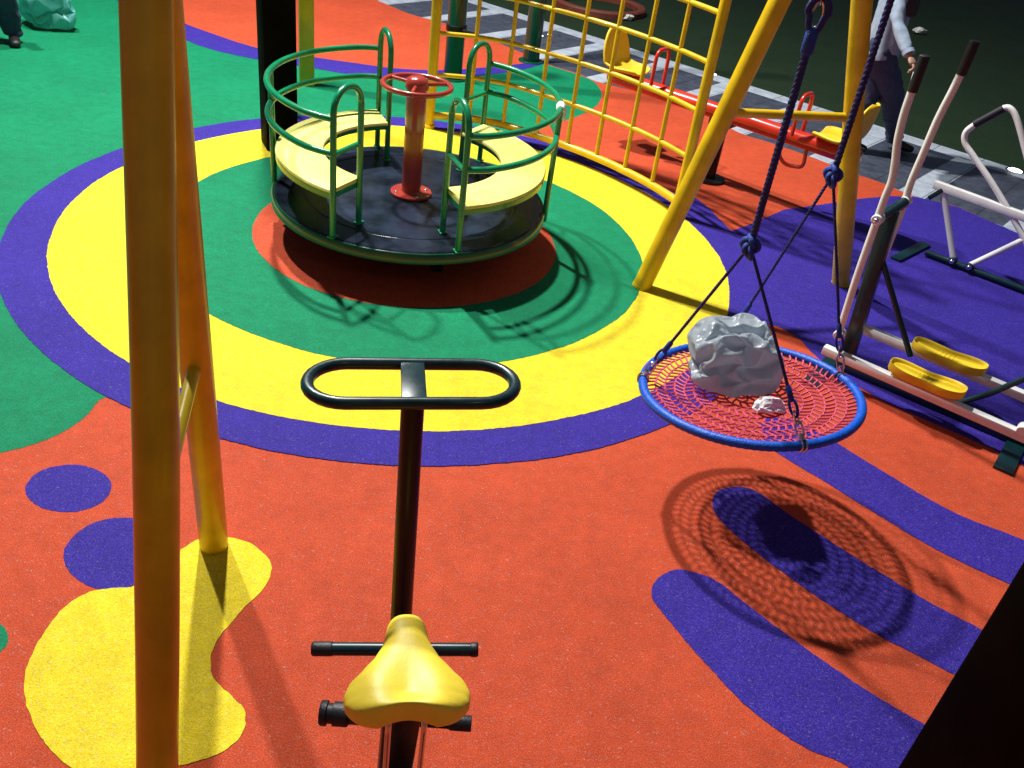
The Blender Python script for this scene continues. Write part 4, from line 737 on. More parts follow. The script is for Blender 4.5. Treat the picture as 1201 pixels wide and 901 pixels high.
    258,118,58,242,96,91,234,93,133,406,461,27,390,433,27,376,402,26,366,374,14,360,347,14,359,312,41,338,255,40,317,188,39,296,131,61,276,92,75,263,81,111,258,73,144,433,469,7,419,440,8,407,409,13,396,379,21,383,352,7,369,315,7,368,268,37,350,209,45,331,149,53,312,97,62,297,70,95,291,61,129,287,47,153,465,476,17,451,446,7,
    441,413,17,430,381,19,413,350,7,391,314,13,374,266,9,376,212,38,366,158,53,352,105,49,340,65,75,332,46,113,326,32,141,323,21,165,964,763,125,971,736,132,955,754,94,972,704,150,962,727,103,938,747,59,970,663,164,968,693,121,946,715,64,907,728,26,975,617,171,970,648,130,955,673,73,912,687,33,870,696,7,978,573,171,971,598,129,958,621,71,
    912,635,43,872,648,12,832,666,7,976,530,166,972,553,118,958,570,62,911,578,38,866,593,21,830,618,7,791,643,21,963,483,164,969,498,110,957,519,53,913,532,23,865,542,22,827,566,13,787,599,7,746,627,7,941,435,165,958,443,113,957,460,53,922,477,13,873,493,22,831,521,25,792,557,28,752,589,29,712,606,35,913,396,178,933,395,128,946,406,66,
    928,423,15,888,440,7,844,466,25,804,507,24,767,548,14,726,565,30,683,572,31,897,361,198,906,363,144,928,364,89,926,377,29,893,392,17,855,413,10,819,450,6,783,491,9,745,522,5,700,540,8,657,546,9,900,315,212,886,333,160,908,336,105,919,341,46,892,364,50,860,380,45,825,403,33,790,429,5,754,461,15,715,490,17,672,513,20,635,530,21,
    920,270,205,893,287,168,880,312,114,904,313,58,884,340,28,859,347,47,826,367,53,790,386,36,758,403,6,719,432,4,679,465,10,644,497,17,611,520,29,927,223,198,909,238,161,885,262,123,873,288,67,882,308,11,854,322,26,823,336,48,786,356,59,753,362,26,718,378,5,683,409,10,646,450,7,610,489,14,580,513,30,397,0,190,407,6,157,429,23,191,
    418,12,118,444,31,149,462,47,182,428,29,70,463,18,108,482,47,140,501,75,175,433,57,24,473,31,57,502,27,108,522,64,139,546,95,169,430,106,7,474,65,15,510,46,61,542,40,109,564,68,144,593,97,167,423,163,7,464,122,7,512,87,19,551,70,69,584,53,99,610,66,132,642,86,162,422,218,22,459,180,9,509,146,21,564,112,28,601,95,71,
    631,75,77,660,71,104,690,86,149,441,262,6,467,227,31,513,199,19,573,168,21,626,141,41,657,124,66,682,100,56,711,81,88,737,93,145,469,298,0,487,263,32,522,236,35,576,210,23,639,184,28,684,167,52,711,145,57,734,113,45,759,93,86,776,109,143,491,334,12,514,290,5,535,272,47,577,245,36,633,221,22,689,201,35,732,181,52,764,155,45,
    786,122,41,802,107,87,811,127,135,505,373,5,535,333,2,561,297,8,584,285,54,625,261,40,675,242,24,731,219,44,778,189,24,811,162,19,830,138,46,842,121,88,849,125,133,518,419,9,551,379,14,584,342,6,612,308,7,632,310,51,668,287,45,722,265,24,780,236,33,822,207,9,852,179,21,867,156,57,877,137,95,887,132,135,531,464,26,565,432,21,
    600,388,3,634,348,7,662,323,9,681,332,48,724,308,48,774,286,23,823,259,23,859,233,8,884,205,33,896,180,76,907,159,114,918,154,152]
FILM_P = [Vector([FILM_LO[i] + (FILM_HI[i] - FILM_LO[i]) * FILM[3 * k + i] / 999 for i in range(3)]) for k in range(len(FILM) // 3)]
def crumple(name, base, size, mname, label, cat, euler=(0, 0, 0), pinch=0.0):
    """crushed film standing at base, fitted to the given size after turning it by euler"""
    from mathutils import Euler
    bm = bmesh.new(); bmesh.ops.create_icosphere(bm, subdivisions=5, radius=1); bm.verts.ensure_lookup_table()
    m = Euler(euler).to_matrix(); mid = Vector([(a + b) / 2 for a, b in zip(FILM_LO, FILM_HI)])
    P = [m @ (p - mid) for p in FILM_P]
    lo = [min(p[i] for p in P) for i in range(3)]; hi = [max(p[i] for p in P) for i in range(3)]
    for v, p in zip(bm.verts, P):
        q = [(p[i] - (lo[i] + hi[i]) / 2) / (hi[i] - lo[i]) for i in range(3)]; h = q[2] + .5
        k = 1 - pinch * h ** 1.5
        v.co = Vector(base) + Vector((q[0] * size[0] * k, q[1] * size[1] * k, h * size[2]))
    o = tag(finish(name, bm, mname, origin=base, ang=180), label, cat)
    sm = o.modifiers.new('Subdivision', 'SUBSURF'); sm.levels = 1; sm.render_levels = 2
    return o
nb = npt(.150, math.radians(112), sag(.12) + .004)
crumple('plastic_bag', nb, (.40, .34, .255), 'greybag', 'crumpled grey plastic bag sitting in the round nest seat', 'bag', (0, 0, .12), .20)
crumple('tissue', npt(.125, math.radians(-66), sag(.12) + .003), (.15, .105, .07), 'tissue', 'small crumpled white tissue in front of the grey plastic bag', 'tissue', (1.2, .3, .8), .5)

# ------------------------------------------------------------------ rider machine in the foreground
ax = Vector((-.19, .98, 0)).normalized(); sx = Vector((ax.y, -ax.x, 0)); up = Vector((0, 0, 1))
SC = Vector((-.131, 1.193, .772))
t = thing('rider_machine', 'rocking rider machine with yellow saddle and black loop handlebar nearest the camera', 'exercise machine', (-.13, 1.2, 0))
# saddle: outline of half widths along its length, domed top
bm = bmesh.new(); NL, NWd = 34, 28
def halfw(s):   # s 0 rear .. 1 nose
    pts = [(0, .058), (.03, .088), (.08, .108), (.15, .122), (.24, .126), (.34, .118), (.46, .092), (.58, .067), (.70, .051), (.80, .045), (.88, .042), (.94, .036), (.98, .025), (1, .011)]
    for (a, wa), (b, wb) in zip(pts, pts[1:]):
        if s <= b: u = (s - a) / (b - a); u = u * u * (3 - 2 * u) * .35 + u * .65; return wa + (wb - wa) * u
    return .014
LEN = .262
top = []; 
def srow(s):
    w = halfw(s); row = []
    for j in range(NWd + 1):
        v = -1 + 2 * j / NWd
        xx = w * math.sin(v * PI / 2)
        e = abs(xx) / w
        lobes = .011 * math.exp(-((abs(xx) - .068) / .042) ** 2) * max(0, 1 - abs(s - .22) / .42)
        groove = -.006 * math.exp(-(xx / .028) ** 2) * max(0, 1 - abs(s - .18) / .40)
        zz = (.036 * (1 - e ** 2.4) ** .55) * (1 if s < .8 else max(0, 1 - ((s - .8) / .2) ** 2.4) ** .5) + lobes * (1 - e ** 4) + groove + .004 * s + .012 * math.exp(-((s - 0) / .12) ** 2)
        yy = (s - .5) * LEN + (.015 * math.exp(-(xx / .045) ** 2) * max(0, 1 - s / .25)) - 0.0
        row.append((xx, yy, zz))
    return row
rows = [srow(i / NL) for i in range(NL + 1)]
# nose and rear caps roll down
def W(p): return SC + sx * p[0] + ax * p[1] + up * p[2]
grid = [[bm.verts.new(W(p)) for p in r] for r in rows]
for a_, b_ in zip(grid, grid[1:]):
    for j in range(NWd): bm.faces.new((a_[j], a_[j + 1], b_[j + 1], b_[j]))
# skirt round the border
border = [grid[0][j] for j in range(NWd + 1)] + [grid[i][NWd] for i in range(1, NL + 1)] + [grid[NL][j] for j in range(NWd - 1, -1, -1)] + [grid[i][0] for i in range(NL - 1, 0, -1)]
cen = sum((v.co for v in border), Vector()) / len(border)
prev = border
for dz, sc_ in ((-.008, 1.010), (-.018, 1.002), (-.027, .97), (-.030, .92)):
    ring = []
    for v in border:
        o = v.co - cen; tgt = cen + Vector((o.x * sc_, o.y * sc_, 0)); base_z = SC.z + (v.co.z - SC.z) * .25
        ring.append(bm.verts.new(Vector((tgt.x, tgt.y, base_z + dz))))
    for k in range(len(border)):
        k2 = (k + 1) % len(border); bm.faces.new((prev[k], prev[k2], ring[k2], ring[k]))
    prev = ring
bm.faces.new(prev)
sad = finish('saddle', bm, 'saddle', t, ang=75)
md = sad.modifiers.new('Subdivision', 'SUBSURF'); md.levels = 1; md.render_levels = 2
for s in (-1, 1):
    bm = bmesh.new(); tube(bm, fillet([SC + sx * .034 * s - ax * .03 + up * -.03, SC + sx * .036 * s - ax * .095 + up * -.05, SC + sx * .036 * s - ax * .085 + up * -.40, SC + sx * .03 * s + ax * .0 + up * -.52], .03), .0062, 12)
    finish('saddle_strut', bm, 'chrome', sad)
# loop handlebar
LC = Vector((-.222, 1.672, 1.15)); W2 = .235; Hh = .088
tilt = math.radians(-4); lax = (ax * math.cos(tilt) + up * math.sin(tilt))
sxx = Vector((.97, .24, 0)).normalized()
pts = []
def cap_arc(cx_, a0, a1): return [(cx_ + Hh * math.cos(a0 + (a1 - a0) * k / 14), Hh * math.sin(a0 + (a1 - a0) * k / 14)) for k in range(15)]
out = cap_arc(W2 - Hh, -PI / 2, PI / 2) + cap_arc(-(W2 - Hh), PI / 2, PI * 1.5)
out2 = []
for i in range(len(out)):
    a_, b_ = out[i], out[(i + 1) % len(out)]; dd = math.hypot(a_[0] - b_[0], a_[1] - b_[1]); m_ = 1 if dd < .1 else 10
    for k in range(m_): out2.append((a_[0] + (b_[0] - a_[0]) * k / m_, a_[1] + (b_[1] - a_[1]) * k / m_))
bm = bmesh.new(); tube(bm, [LC + sxx * x + lax * y for x, y in out2], .0145, 16, closed=True); hb = finish('handlebar', bm, 'tealblack', t)
bm = bmesh.new(); box(bm, LC + up * .004, (.056, .19, .012), ax=(sxx, lax, sxx.cross(lax)), bev=.003); finish('clamp_plate', bm, 'tealblack', hb)
S0 = LC - ax * .03 + up * -.004
S1 = EYE + ray(470, 735) * 2.27
S2 = S1 + (S1 - S0).normalized() * .42
bm = bmesh.new(); tube(bm, [S0, S1, S2], .0265, 22); finish('stem', bm, 'black', t)
# foot bars
p1 = EYE + ray(366, 761) * 2.20; p2 = EYE + ray(561, 762) * 2.20
bm = bmesh.new(); rcap_tube(bm, p1, p2, .0165, 18, .6); fbb = finish('foot_bar', bm, 'tealblack', t)
bm = bmesh.new(); rcap_tube(bm, p1, p1.lerp(p2, .13), .0180, 18, .4); finish('grip_sleeve', bm, 'blackgrip', fbb); bm = bmesh.new(); rcap_tube(bm, p2, p2.lerp(p1, .05), .0180, 18, .4); finish('grip_sleeve', bm, 'blackgrip', fbb)
q1 = EYE + ray(376, 836) * 2.16; q2 = EYE + ray(553, 849) * 2.16
bm = bmesh.new(); tube(bm, [q1, q2], .016, 18); lo = finish('foot_bar', bm, 'black', t)
bm = bmesh.new(); d = (q2 - q1).normalized()
lathe(bm, q1, [(0, 0), (.028, 0), (.030, .004), (.030, .016), (.024, .018), (.024, .030), (.029, .032), (.029, .066), (.022, .072), (.022, .10), (.016, .104)], 26, d)
finish('pedal_sleeve', bm, 'blackgrip', lo); bm = bmesh.new(); lathe(bm, q2, [(0, 0), (.018, 0), (.019, -.003), (.019, -.05), (.016, -.055)], 20, d)
finish('pedal_sleeve', bm, 'blackgrip', lo)
# saddle column and base frame
bm = bmesh.new(); beam(bm, SC + up * -.05 + ax * .01, Vector((SC.x, SC.y, .14)) + ax * .16, .085, .05, .006); finish('seat_column', bm, 'black', t)
bm = bmesh.new(); bc = Vector((SC.x, SC.y, .09)) - ax * .18; beam(bm, bc + ax * -.45, bc + ax * .38, .08, .08, .006)
for o_ in (-.43, .30): beam(bm, bc + ax * o_ - sx * .25 - up * .055, bc + ax * o_ + sx * .25 - up * .055, .08, .05, .006)
finish('base_frame', bm, 'black', t)

# ------------------------------------------------------------------ ski walker machine (right)
bd = Vector((.837, -.547, 0)).normalized(); nn = Vector((.547, .837, 0)).normalized()
NJ = Vector((1.555, 3.934, .25)); FJp = NJ + nn * .285
def nP(a, b): return onplane(a, b, NJ, nn)
def fP(a, b): return onplane(a, b, FJp, nn)
MJp = NJ + nn * .14
def mP(a, b): return onplane(a, b, MJp, nn)
t = thing('ski_walker', 'white ski walker exercise machine with yellow foot pedals and two tall handles', 'exercise machine', (1.95, 3.85, 0))
def pole(P, pts, topgrip):
    w = [P(*q) for q in pts]; bm = bmesh.new(); tube(bm, smooth_path(w, 4), .0175, 14); p = finish('swing_arm', bm, 'white', t)
    g = [P(*q) for q in topgrip]; bm = bmesh.new(); rcap_tube(bm, g[0], g[1], .0225, 16, .3); finish('hand_grip', bm, 'blackgrip', p)
    return p
pole(nP, [(985, 388), (1005, 325), (1028, 260), (1038, 232), (1046, 212), (1050, 190), (1053, 165), (1060, 135), (1069, 108), (1076, 85)], [(1070, 108), (1085, 65)])
pole(fP, [(1010, 366), (1035, 305), (1060, 240), (1068, 215), (1082, 182), (1100, 140), (1118, 105), (1129, 82)], [(1127, 88), (1144, 48)])
JN = [nP(985, 392), nP(1030, 257)]; JF = [fP(1011, 370), fP(1062, 236)]
for p in JN + JF:
    bm = bmesh.new(); lathe(bm, p - nn * .028, [(0, 0), (.022, 0), (.026, .006), (.026, .05), (.022, .056), (0, .056)], 20, nn); h = finish('pivot_hub', bm, 'white', t)
    bm = bmesh.new(); bolt(bm, p - nn * .031, -nn, .013); finish('bolt', bm, 'chrome', h)
bm = bmesh.new(); tube(bm, [nP(1030, 257) + nn * .028, fP(1062, 236) - nn * .028], .026, 16); finish('top_axle', bm, 'tealblack', t)
bm = bmesh.new(); beam(bm, mP(995, 415), mP(1046, 248), .05, .07, .006, nn); finish('upright', bm, 'tealblack', t)
bm = bmesh.new(); tube(bm, [mP(1031, 292), mP(1045, 340), mP(1068, 418)], .014, 12); finish('strut', bm, 'tealblack', t)
# skids
for P, a, b in ((nP, (966, 409), (1230, 525)), (fP, (1009, 384), (1230, 477))):
    A_, B_ = P(*a), P(*b); bm = bmesh.new(); beam(bm, A_, B_, .044, .044, .004, nn); finish('foot_beam', bm, 'white', t)
def pedal(c, L=.36, Wd=.135):
    bm = bmesh.new(); n = 40; zc = c + up * .014
    def rad(a):
        x = math.cos(a) * L / 2; y = math.sin(a) * Wd / 2
        # superellipse, waisted
        ca, sa = math.cos(a), math.sin(a)
        x = math.copysign(abs(ca) ** .62, ca) * L / 2; y = math.copysign(abs(sa) ** .72, sa) * Wd / 2
        y *= 1 - .20 * math.exp(-((x + .0) / .07) ** 2) + .05 * math.sin(x * 9)
        return x, y
    prof = [(.90, -.034), (.97, -.032), (1.0, -.026), (1.0, .004), (.985, .009), (.93, .008), (.88, .002), (.84, -.008), (.0, -.009)]
    rings = []
    for s, z in prof:
        if s == 0: rings.append([bm.verts.new(zc + up * z)]); continue
        r = []
        for k in range(n):
            x, y = rad(2 * PI * k / n)
            if s >= .84: kx = math.copysign(max(0, abs(x) - (1 - s) * .09 * 1.0), x) if s < 1 else x; ky = y * s if s < 1 else y; x, y = kx, ky
            else: x *= s; y *= s
            r.append(bm.verts.new(zc + bd * x + nn * y + up * (z + .012 * (2 * x / L) ** 2)))
        rings.append(r)
    for a_, b_ in zip(rings, rings[1:]):
        for k in range(n):
            k2 = (k + 1) % n
            if len(b_) == 1: bm.faces.new((a_[k], a_[k2], b_[0]))
            else: bm.faces.new((a_[k], a_[k2], b_[k2], b_[k]))
    bm.faces.new(rings[0][::-1])
    pd = finish('foot_pedal', bm, 'ypad', t, ang=60)
    for i in range(-6, 7): bm = bmesh.new(); beam(bm, zc + bd * i * .020 - nn * .035 + up * (-.0095 + .012 * (i * .04 / L) ** 2), zc + bd * i * .020 + nn * .035 + up * (-.0095 + .012 * (i * .04 / L) ** 2), .007, .006, .001); finish('tread', bm, 'ypad', pd)
pedal(nP(1086, 446)); pedal(fP(1112, 420))
bm = bmesh.new(); a0 = mP(984, 418); a0.z = .03; a1 = mP(1215, 535); a1.z = .03; beam(bm, a0, a1, .06, .05, .004); finish('base_beam', bm, 'tealblack', t)
for q in ((986, 414), (1192, 520)):
    g_ = gp(*q); g_ = MJp + bd * (Vector((g_.x, g_.y, 0)) - MJp).dot(bd); g_.z = .008
    bm = bmesh.new(); beam(bm, g_ - nn * .30, g_ + nn * .16, .085, .014, .003)
    fp = finish('foot_plate', bm, 'tealblack', t)
bm = bmesh.new(); tube(bm, [mP(1120, 474), mP(1160, 462), mP(1240, 428)], .015, 12); finish('link_rod', bm, 'tealblack', t)
bm = bmesh.new(); p = nP(1200, 503); lathe(bm, p - nn * .03, [(0, 0), (.022, 0), (.026, .006), (.026, .05), (.022, .056), (0, .056)], 20, nn); finish('pivot_hub', bm, 'white', t)

# ------------------------------------------------------------------ second white machine (far right)
t = thing('rowing_machine', 'white framed exercise machine with curved handlebar cut by the right edge of the photo', 'exercise machine', (2.95, 5.45, 0))
g0, g1 = gp(1086, 296, .03), gp(1260, 362, .03); md_ = (g1 - g0).normalized(); mn = Vector((-md_.y, md_.x, 0))
def rP(a, b, o=0.0): return onplane(a, b, g0 + mn * o, mn)
bm = bmesh.new(); tube(bm, [g0 + up * .0, g1], .02, 12); finish('base_tube', bm, 'tealblack', t)
bm = bmesh.new(); beam(bm, gp(1050, 304, .012), gp(1086, 286, .012), .07, .016, .003); finish('foot_plate', bm, 'tealblack', t)
bm = bmesh.new(); tube(bm, [rP(1118, 304), rP(1106, 222)], .019, 12); finish('short_post', bm, 'white', t)
bm = bmesh.new(); tube(bm, [rP(1138, 311), rP(1250, 258)], .019, 12); finish('slanted_tube', bm, 'white', t)
bm = bmesh.new(); beam(bm, rP(1096, 216), rP(1260, 276), .045, .05, .004); finish('main_beam', bm, 'white', t)
for q in ((1118, 305), (1138, 312)):
    bm = bmesh.new(); lathe(bm, rP(*q) - mn * .03, [(0, 0), (.02, 0), (.024, .005), (.024, .05), (.02, .056), (0, .056)], 18, mn); h = finish('pivot_hub', bm, 'tealblack', t)
    bm = bmesh.new(); bolt(bm, rP(*q) - mn * .034, -mn, .013); finish('bolt', bm, 'chrome', h)
bm = bmesh.new(); tube(bm, smooth_path([rP(1222, 330), rP(1200, 278), rP(1168, 222), (rP(1143, 185)), rP(1132, 168), rP(1133, 155), rP(1145, 145)], 5), .0185, 14); hp = finish('handlebar', bm, 'white', t)
bm = bmesh.new(); tube(bm, smooth_path([rP(1176, 127), rP(1184, 127), rP(1192, 138), rP(1201, 170), rP(1212, 215), rP(1228, 290)], 5), .0185, 14); finish('handlebar', bm, 'white', t)
bm = bmesh.new(); tube(bm, [rP(1143, 146), rP(1178, 127)], .024, 14); finish('hand_grip', bm, 'blackgrip', hp)
bm = bmesh.new(); beam(bm, rP(1090, 232), rP(1107, 222), .05, .03, .005); tube(bm, [rP(1106, 222), rP(1106, 236)], .013, 10); finish('end_stop', bm, 'tealblack', t)

# ------------------------------------------------------------------ seesaw
SA = gp(716, 88, .5); SB = gp(1008, 187, .5); sd = (SB - SA).normalized(); sn = Vector((-sd.y, sd.x, 0)); smid = (SA + SB) / 2
t = thing('seesaw', 'red tube seesaw with yellow bucket seats behind the lattice', 'seesaw', (smid.x, smid.y, 0))
bm = bmesh.new(); rcap_tube(bm, SA, SB, .056, 24, .3); finish('beam', bm, 'rred', t)
bm = bmesh.new(); tube(bm, [(smid.x, smid.y, 0), (smid.x, smid.y, .43)], .045, 16); lathe(bm, (smid.x, smid.y, 0), [(0, .02), (.12, .02), (.12, 0), (0, 0)], 24)
box(bm, (smid.x, smid.y, .44), (.16, .14, .05), math.atan2(sd.y, sd.x), .006); finish('stand', bm, 'black', t)
def bucket(c, fwd):
    """bucket seat: pan plus tall rounded back away from fwd"""
    sdx = Vector((-fwd.y, fwd.x, 0)); bm = bmesh.new(); n, m_ = 22, 16; G = []
    prof = [(.17, .0), (.13, .006), (.08, .004), (.02, 0), (-.04, .003), (-.085, .02), (-.115, .055), (-.13, .10), (-.14, .15), (-.15, .20), (-.158, .245), (-.163, .275), (-.166, .29)]
    L = len(prof)
    for i, (y, z) in enumerate(prof):
        u = i / (L - 1); w = .125 + .045 * math.sin(u * PI); w *= 1 if u < .6 else math.sqrt(max(.04, 1 - ((u - .6) / .4) ** 2 * .95))
        if u < .12: w *= .86 + .14 * u / .12
        row = []
        for j in range(m_ + 1):
            v = -1 + 2 * j / m_; lift = .035 * abs(v) ** 3 * (1 if u < .45 else 0); fw = .035 * abs(v) ** 2.5 * (1 if u >= .45 else 0)
            row.append(c + sdx * (v * w) + fwd * (y + fw) + up * (z + lift))
        G.append(row)
    for side_ in (0, 1):
        pass
    top_ = [[bm.verts.new(p) for p in r] for r in G]
    for a_, b_ in zip(top_, top_[1:]):
        for j in range(m_): bm.faces.new((a_[j], a_[j + 1], b_[j + 1], b_[j]))
    s = finish('seat', bm, 'ypad', t, ang=80)
    so = s.modifiers.new('Solidify', 'SOLIDIFY'); so.thickness = .022; so.offset = 0
    sb = s.modifiers.new('Subdivision', 'SUBSURF'); sb.levels = 1; sb.render_levels = 2
    return s
s1 = bucket(SA + sd * .12 + up * .072, sd); s2 = bucket(SB - sd * .16 + up * .072, -sd)
# sticker on the left seat back (unreadable maker's mark)
bc_ = SA + sd * .12 + up * .072
for pos, sgn in ((SA + sd * .43, 1), (SB - sd * .47, -1)):
    bm = bmesh.new(); w = .085; hgt = .30
    tube(bm, fillet([pos - sn * w + up * .03, pos - sn * w + up * hgt, pos + sn * w + up * hgt, pos + sn * w + up * .03], .07), .0145, 12); finish('handle', bm, 'rred', t)
for pos in (SB - sd * .46,):
    bm = bmesh.new(); w = .085
    tube(bm, smooth_path([pos - sd * w + up * -.03, pos - sd * w * 1.15 + up * -.13, pos - sd * .04 + up * -.19, pos + sd * .04 + up * -.19, pos + sd * w * 1.15 + up * -.16, pos + sd * w + up * -.03], 5), .013, 10)
    finish('bumper_loop', bm, 'rred', t)

# ------------------------------------------------------------------ ring on the lawn, litter, ground lamps
rc = gp(703, 9, .0); bm = bmesh.new()
lathe(bm, rc, [(.50, -.012), (.50, .05), (.52, .07), (.585, .07), (.605, .05), (.605, -.012)], 64)
tag(finish('ring_kerb', bm, 'clay', origin=rc), 'low red brown ring lying on the dark lawn beyond the paving', 'ring')
def litter(pxy, sz, e, label):
    c = gp(*pxy, -.016); return crumple('crumpled_paper', c, sz, 'paper', label, 'litter', e)
litter((735, 24), (.17, .13, .08), (1, 2, 0), 'crumpled white paper lying inside the red brown ring')
litter((1077, 40), (.22, .15, .10), (2, .4, 1), 'crumpled white paper on the dark lawn beside the person')
lab = ['small lit lamp sunk in the paving left of the seesaw seat', 'smaller lit lamp right beside another one, left of the seesaw seat', 'small lit lamp sunk in the paving above the red seesaw beam', 'brightest lit lamp sunk in the paving at the right edge of the photo']
for (q, r), l in zip((((632, 41), .05), ((645, 40), .028), ((838, 87), .026), ((1191, 199), .06)), lab):
    c = gp(*q); c.z = -.008
    lt = thing('ground_lamp', l, 'ground lamp', c, 'lamps sunk in the paving')
    bm = bmesh.new(); lathe(bm, c, [(r, 0), (r * 1.25, .004), (r * 1.4, 0)], 20); finish('bezel', bm, 'chrome', lt)
    bm = bmesh.new(); lathe(bm, c, [(0, .012), (r * .6, .010), (r * .99, .002)], 20); finish('lens', bm, 'lamp', lt)

# ------------------------------------------------------------------ people
def skin_mesh(name, verts, edges, radii, m, parent, levels=2, root=0):
    me = bpy.data.meshes.new(name); me.from_pydata([Vector(v) - ORG[parent.name] for v in verts], edges, [])
    o = bpy.data.objects.new(name, me); C.objects.link(o)
    o.modifiers.new('Skin', 'SKIN'); sv = me.skin_vertices[0].data
    for i, r in enumerate(radii):
        sv[i].radius = r if isinstance(r, tuple) else (r, r); sv[i].use_root = (i == root)
    s = o.modifiers.new('Sub', 'SUBSURF'); s.levels = levels; s.render_levels = levels
    dg = bpy.context.evaluated_depsgraph_get(); dg.update()
    nm = bpy.data.meshes.new_from_object(o.evaluated_get(dg)); o.modifiers.clear(); o.data = nm; nm.name = name
    for p in nm.polygons: p.use_smooth = True
    nm.materials.clear(); nm.materials.append(M[m]); o.parent = parent; ORG[o.name] = ORG[parent.name]
    return o
def chain(parts):
    """parts: list of polylines [(point, radius)...]; first point of later ones may be an index to join"""
    V, E_, R_ = [], [], []
    for pl in parts:
        prev = None
        for it in pl:
            if isinstance(it, int): prev = it; continue
            V.append(Vector(it[0])); R_.append(it[1]); i = len(V) - 1
            if prev is not None: E_.append((prev, i))
            prev = i
    return V, E_, R_
def hand_fingers(wrist, palm_end, side_v, parent):
    """palm with four curled fingers and a thumb"""
    d = (palm_end - wrist).normalized(); s = side_v.normalized(); nrm = d.cross(s).normalized(); parts = []
    base = wrist + d * .075
    parts.append([(wrist, (.026, .020)), (wrist + d * .04, (.038, .017)), (base, (.040, .016))])
    V, E_, R_ = chain(parts); skin_mesh('palm', V, E_, R_, 'skin', parent, 2)
    for k, (o_, l) in enumerate(((-.030, .062), (-.010, .074), (.010, .069), (.029, .055))):
        b0 = wrist + d * .06 + s * o_
        V, E_, R_ = chain([[(b0, .0095), (b0 + d * .35 * l + d * .01, .009), (b0 + d * .68 * l + nrm * .35 * l, .0085), (b0 + d * .62 * l + nrm * .8 * l, .0075)]])
        skin_mesh('finger', V, E_, R_, 'skin', parent, 2)
    b0 = wrist + d * .02 - s * .03
    V, E_, R_ = chain([[(b0, .012), (b0 + d * .03 - s * .02, .0105), (b0 + d * .05 - s * .018 + nrm * .03, .009)]]); skin_mesh('thumb', V, E_, R_, 'skin', parent, 2)
def person(label, base, fwd, feet, hands, shirt, trousers, scarf=False, lean=Vector((0, 0, 0)), trlen=1.0):
    t = thing('person', label, 'person', base)
    f = fwd.normalized(); s = Vector((f.y, -f.x, 0)); b = Vector(base)   # s = the person's right
    hip = b + up * .90 + lean * .4; chest = b + up * 1.28 + lean * .8; neck = b + up * 1.46 + lean; head = b + up * 1.62 + lean + f * .02
    hipL, hipR = hip - s * .09 - up * .03, hip + s * .09 - up * .03
    shL, shR = neck - s * .17 - up * .05, neck + s * .17 - up * .05
    parts = [[(hip, (.125, .10)), (hip + up * .14 + lean * .2, (.115, .09)), (chest, (.135, .10)), (neck - up * .05, (.09, .07)), (neck, (.05, .05)), (neck + up * .06, (.048, .048)), (head, (.072, .085)), (head + up * .075, (.068, .08)), (head + up * .115, (.035, .04))]]
    idx = 9
    legs = []
    for hp_, ft in ((hipL, feet[0]), (hipR, feet[1])):
        ft = Vector(ft); an = ft + up * .08; kn = (hp_ + an) / 2 + f * .04
        parts.append([0, (hp_, (.085, .09)), (kn, (.055, .055)), (an, (.035, .035)), (ft + up * .035 + f * .06, (.035, .03)), (ft + up * .025 + f * .15, (.035, .02))]); legs.append((hp_, kn, an, ft))
    arms = []
    for sh, hd in ((shL, hands[0]), (shR, hands[1])):
        hd = Vector(hd); el = (sh + hd) / 2 - f * .06 - up * .05
        parts.append([3, (sh, (.05, .05)), (el, (.038, .038)), (hd, (.026, .022))]); arms.append((sh, el, hd))
    V, E_, R_ = chain(parts); body = skin_mesh('body', V, E_, R_, 'skin', t)
    # face
    for sg in (-1, 1): bm = bmesh.new(); lathe(bm, head + f * .078 + s * .03 * sg + up * .02, [(0, .008), (.008, .005), (.011, 0), (0, -.004)], 12, f); finish('eye', bm, 'paper', t)
    bm = bmesh.new(); tube(bm, [head + f * .082 + up * .025, head + f * .105 - up * .012, head + f * .085 - up * .018], [.006, .012, .009], 8); finish('nose', bm, 'skin', body)
    for sg in (-1, 1): bm = bmesh.new(); lathe(bm, head + s * .078 * sg, [(0, .012), (.02, .008), (.026, 0), (0, -.004)], 12, s * sg); finish('ear', bm, 'skin', body)
    bm = bmesh.new(); tube(bm, [head + f * .08 - up * .045 - s * .022, head + f * .087 - up * .046, head + f * .08 - up * .045 + s * .022], .004, 6); finish('mouth', bm, 'rpaint', body)
    bm = bmesh.new(); bmesh.ops.create_icosphere(bm, subdivisions=4, radius=1)
    for v in bm.verts:
        c = v.co; q = head + up * .045 - f * .018 + s * (c.x * .088) + f * (c.y * .098) + up * (c.z * .095 if c.z > 0 else c.z * .07)
        q += c * (.006 * noise.noise(c * 9)); v.co = q
    bmesh.ops.delete(bm, geom=[v for v in bm.verts if (v.co - head).dot(f) > .055 and (v.co - head).z < .055], context='VERTS')
    finish('hair', bm, 'hair', t)
    # clothes
    bm = bmesh.new(); rows = []
    for k, (pt, wx, wy) in enumerate(((hip - up * .10, .178, .150), (hip - up * .06, .180, .150), (hip + up * .06, .172, .140), (hip + up * .2 + lean * .2, .165, .130), (chest, .180, .130), (neck - up * .08, .175, .11), (neck - up * .02, .10, .08), (neck + up * .015, .065, .06))):
        rows.append([])
        for q in range(40):
            a = 2 * PI * q / 40; fold = 1 + .05 * math.sin(a * 7 + k) * (1 if k < 5 else .2) + .04 * noise.noise(Vector((math.cos(a) * 2, math.sin(a) * 2, k * .6)))
            rows[-1].append(bm.verts.new(pt + s * (wx * math.cos(a) * fold) + f * (wy * math.sin(a) * fold) + up * (.012 * math.sin(a * 3) if k == 0 else 0)))
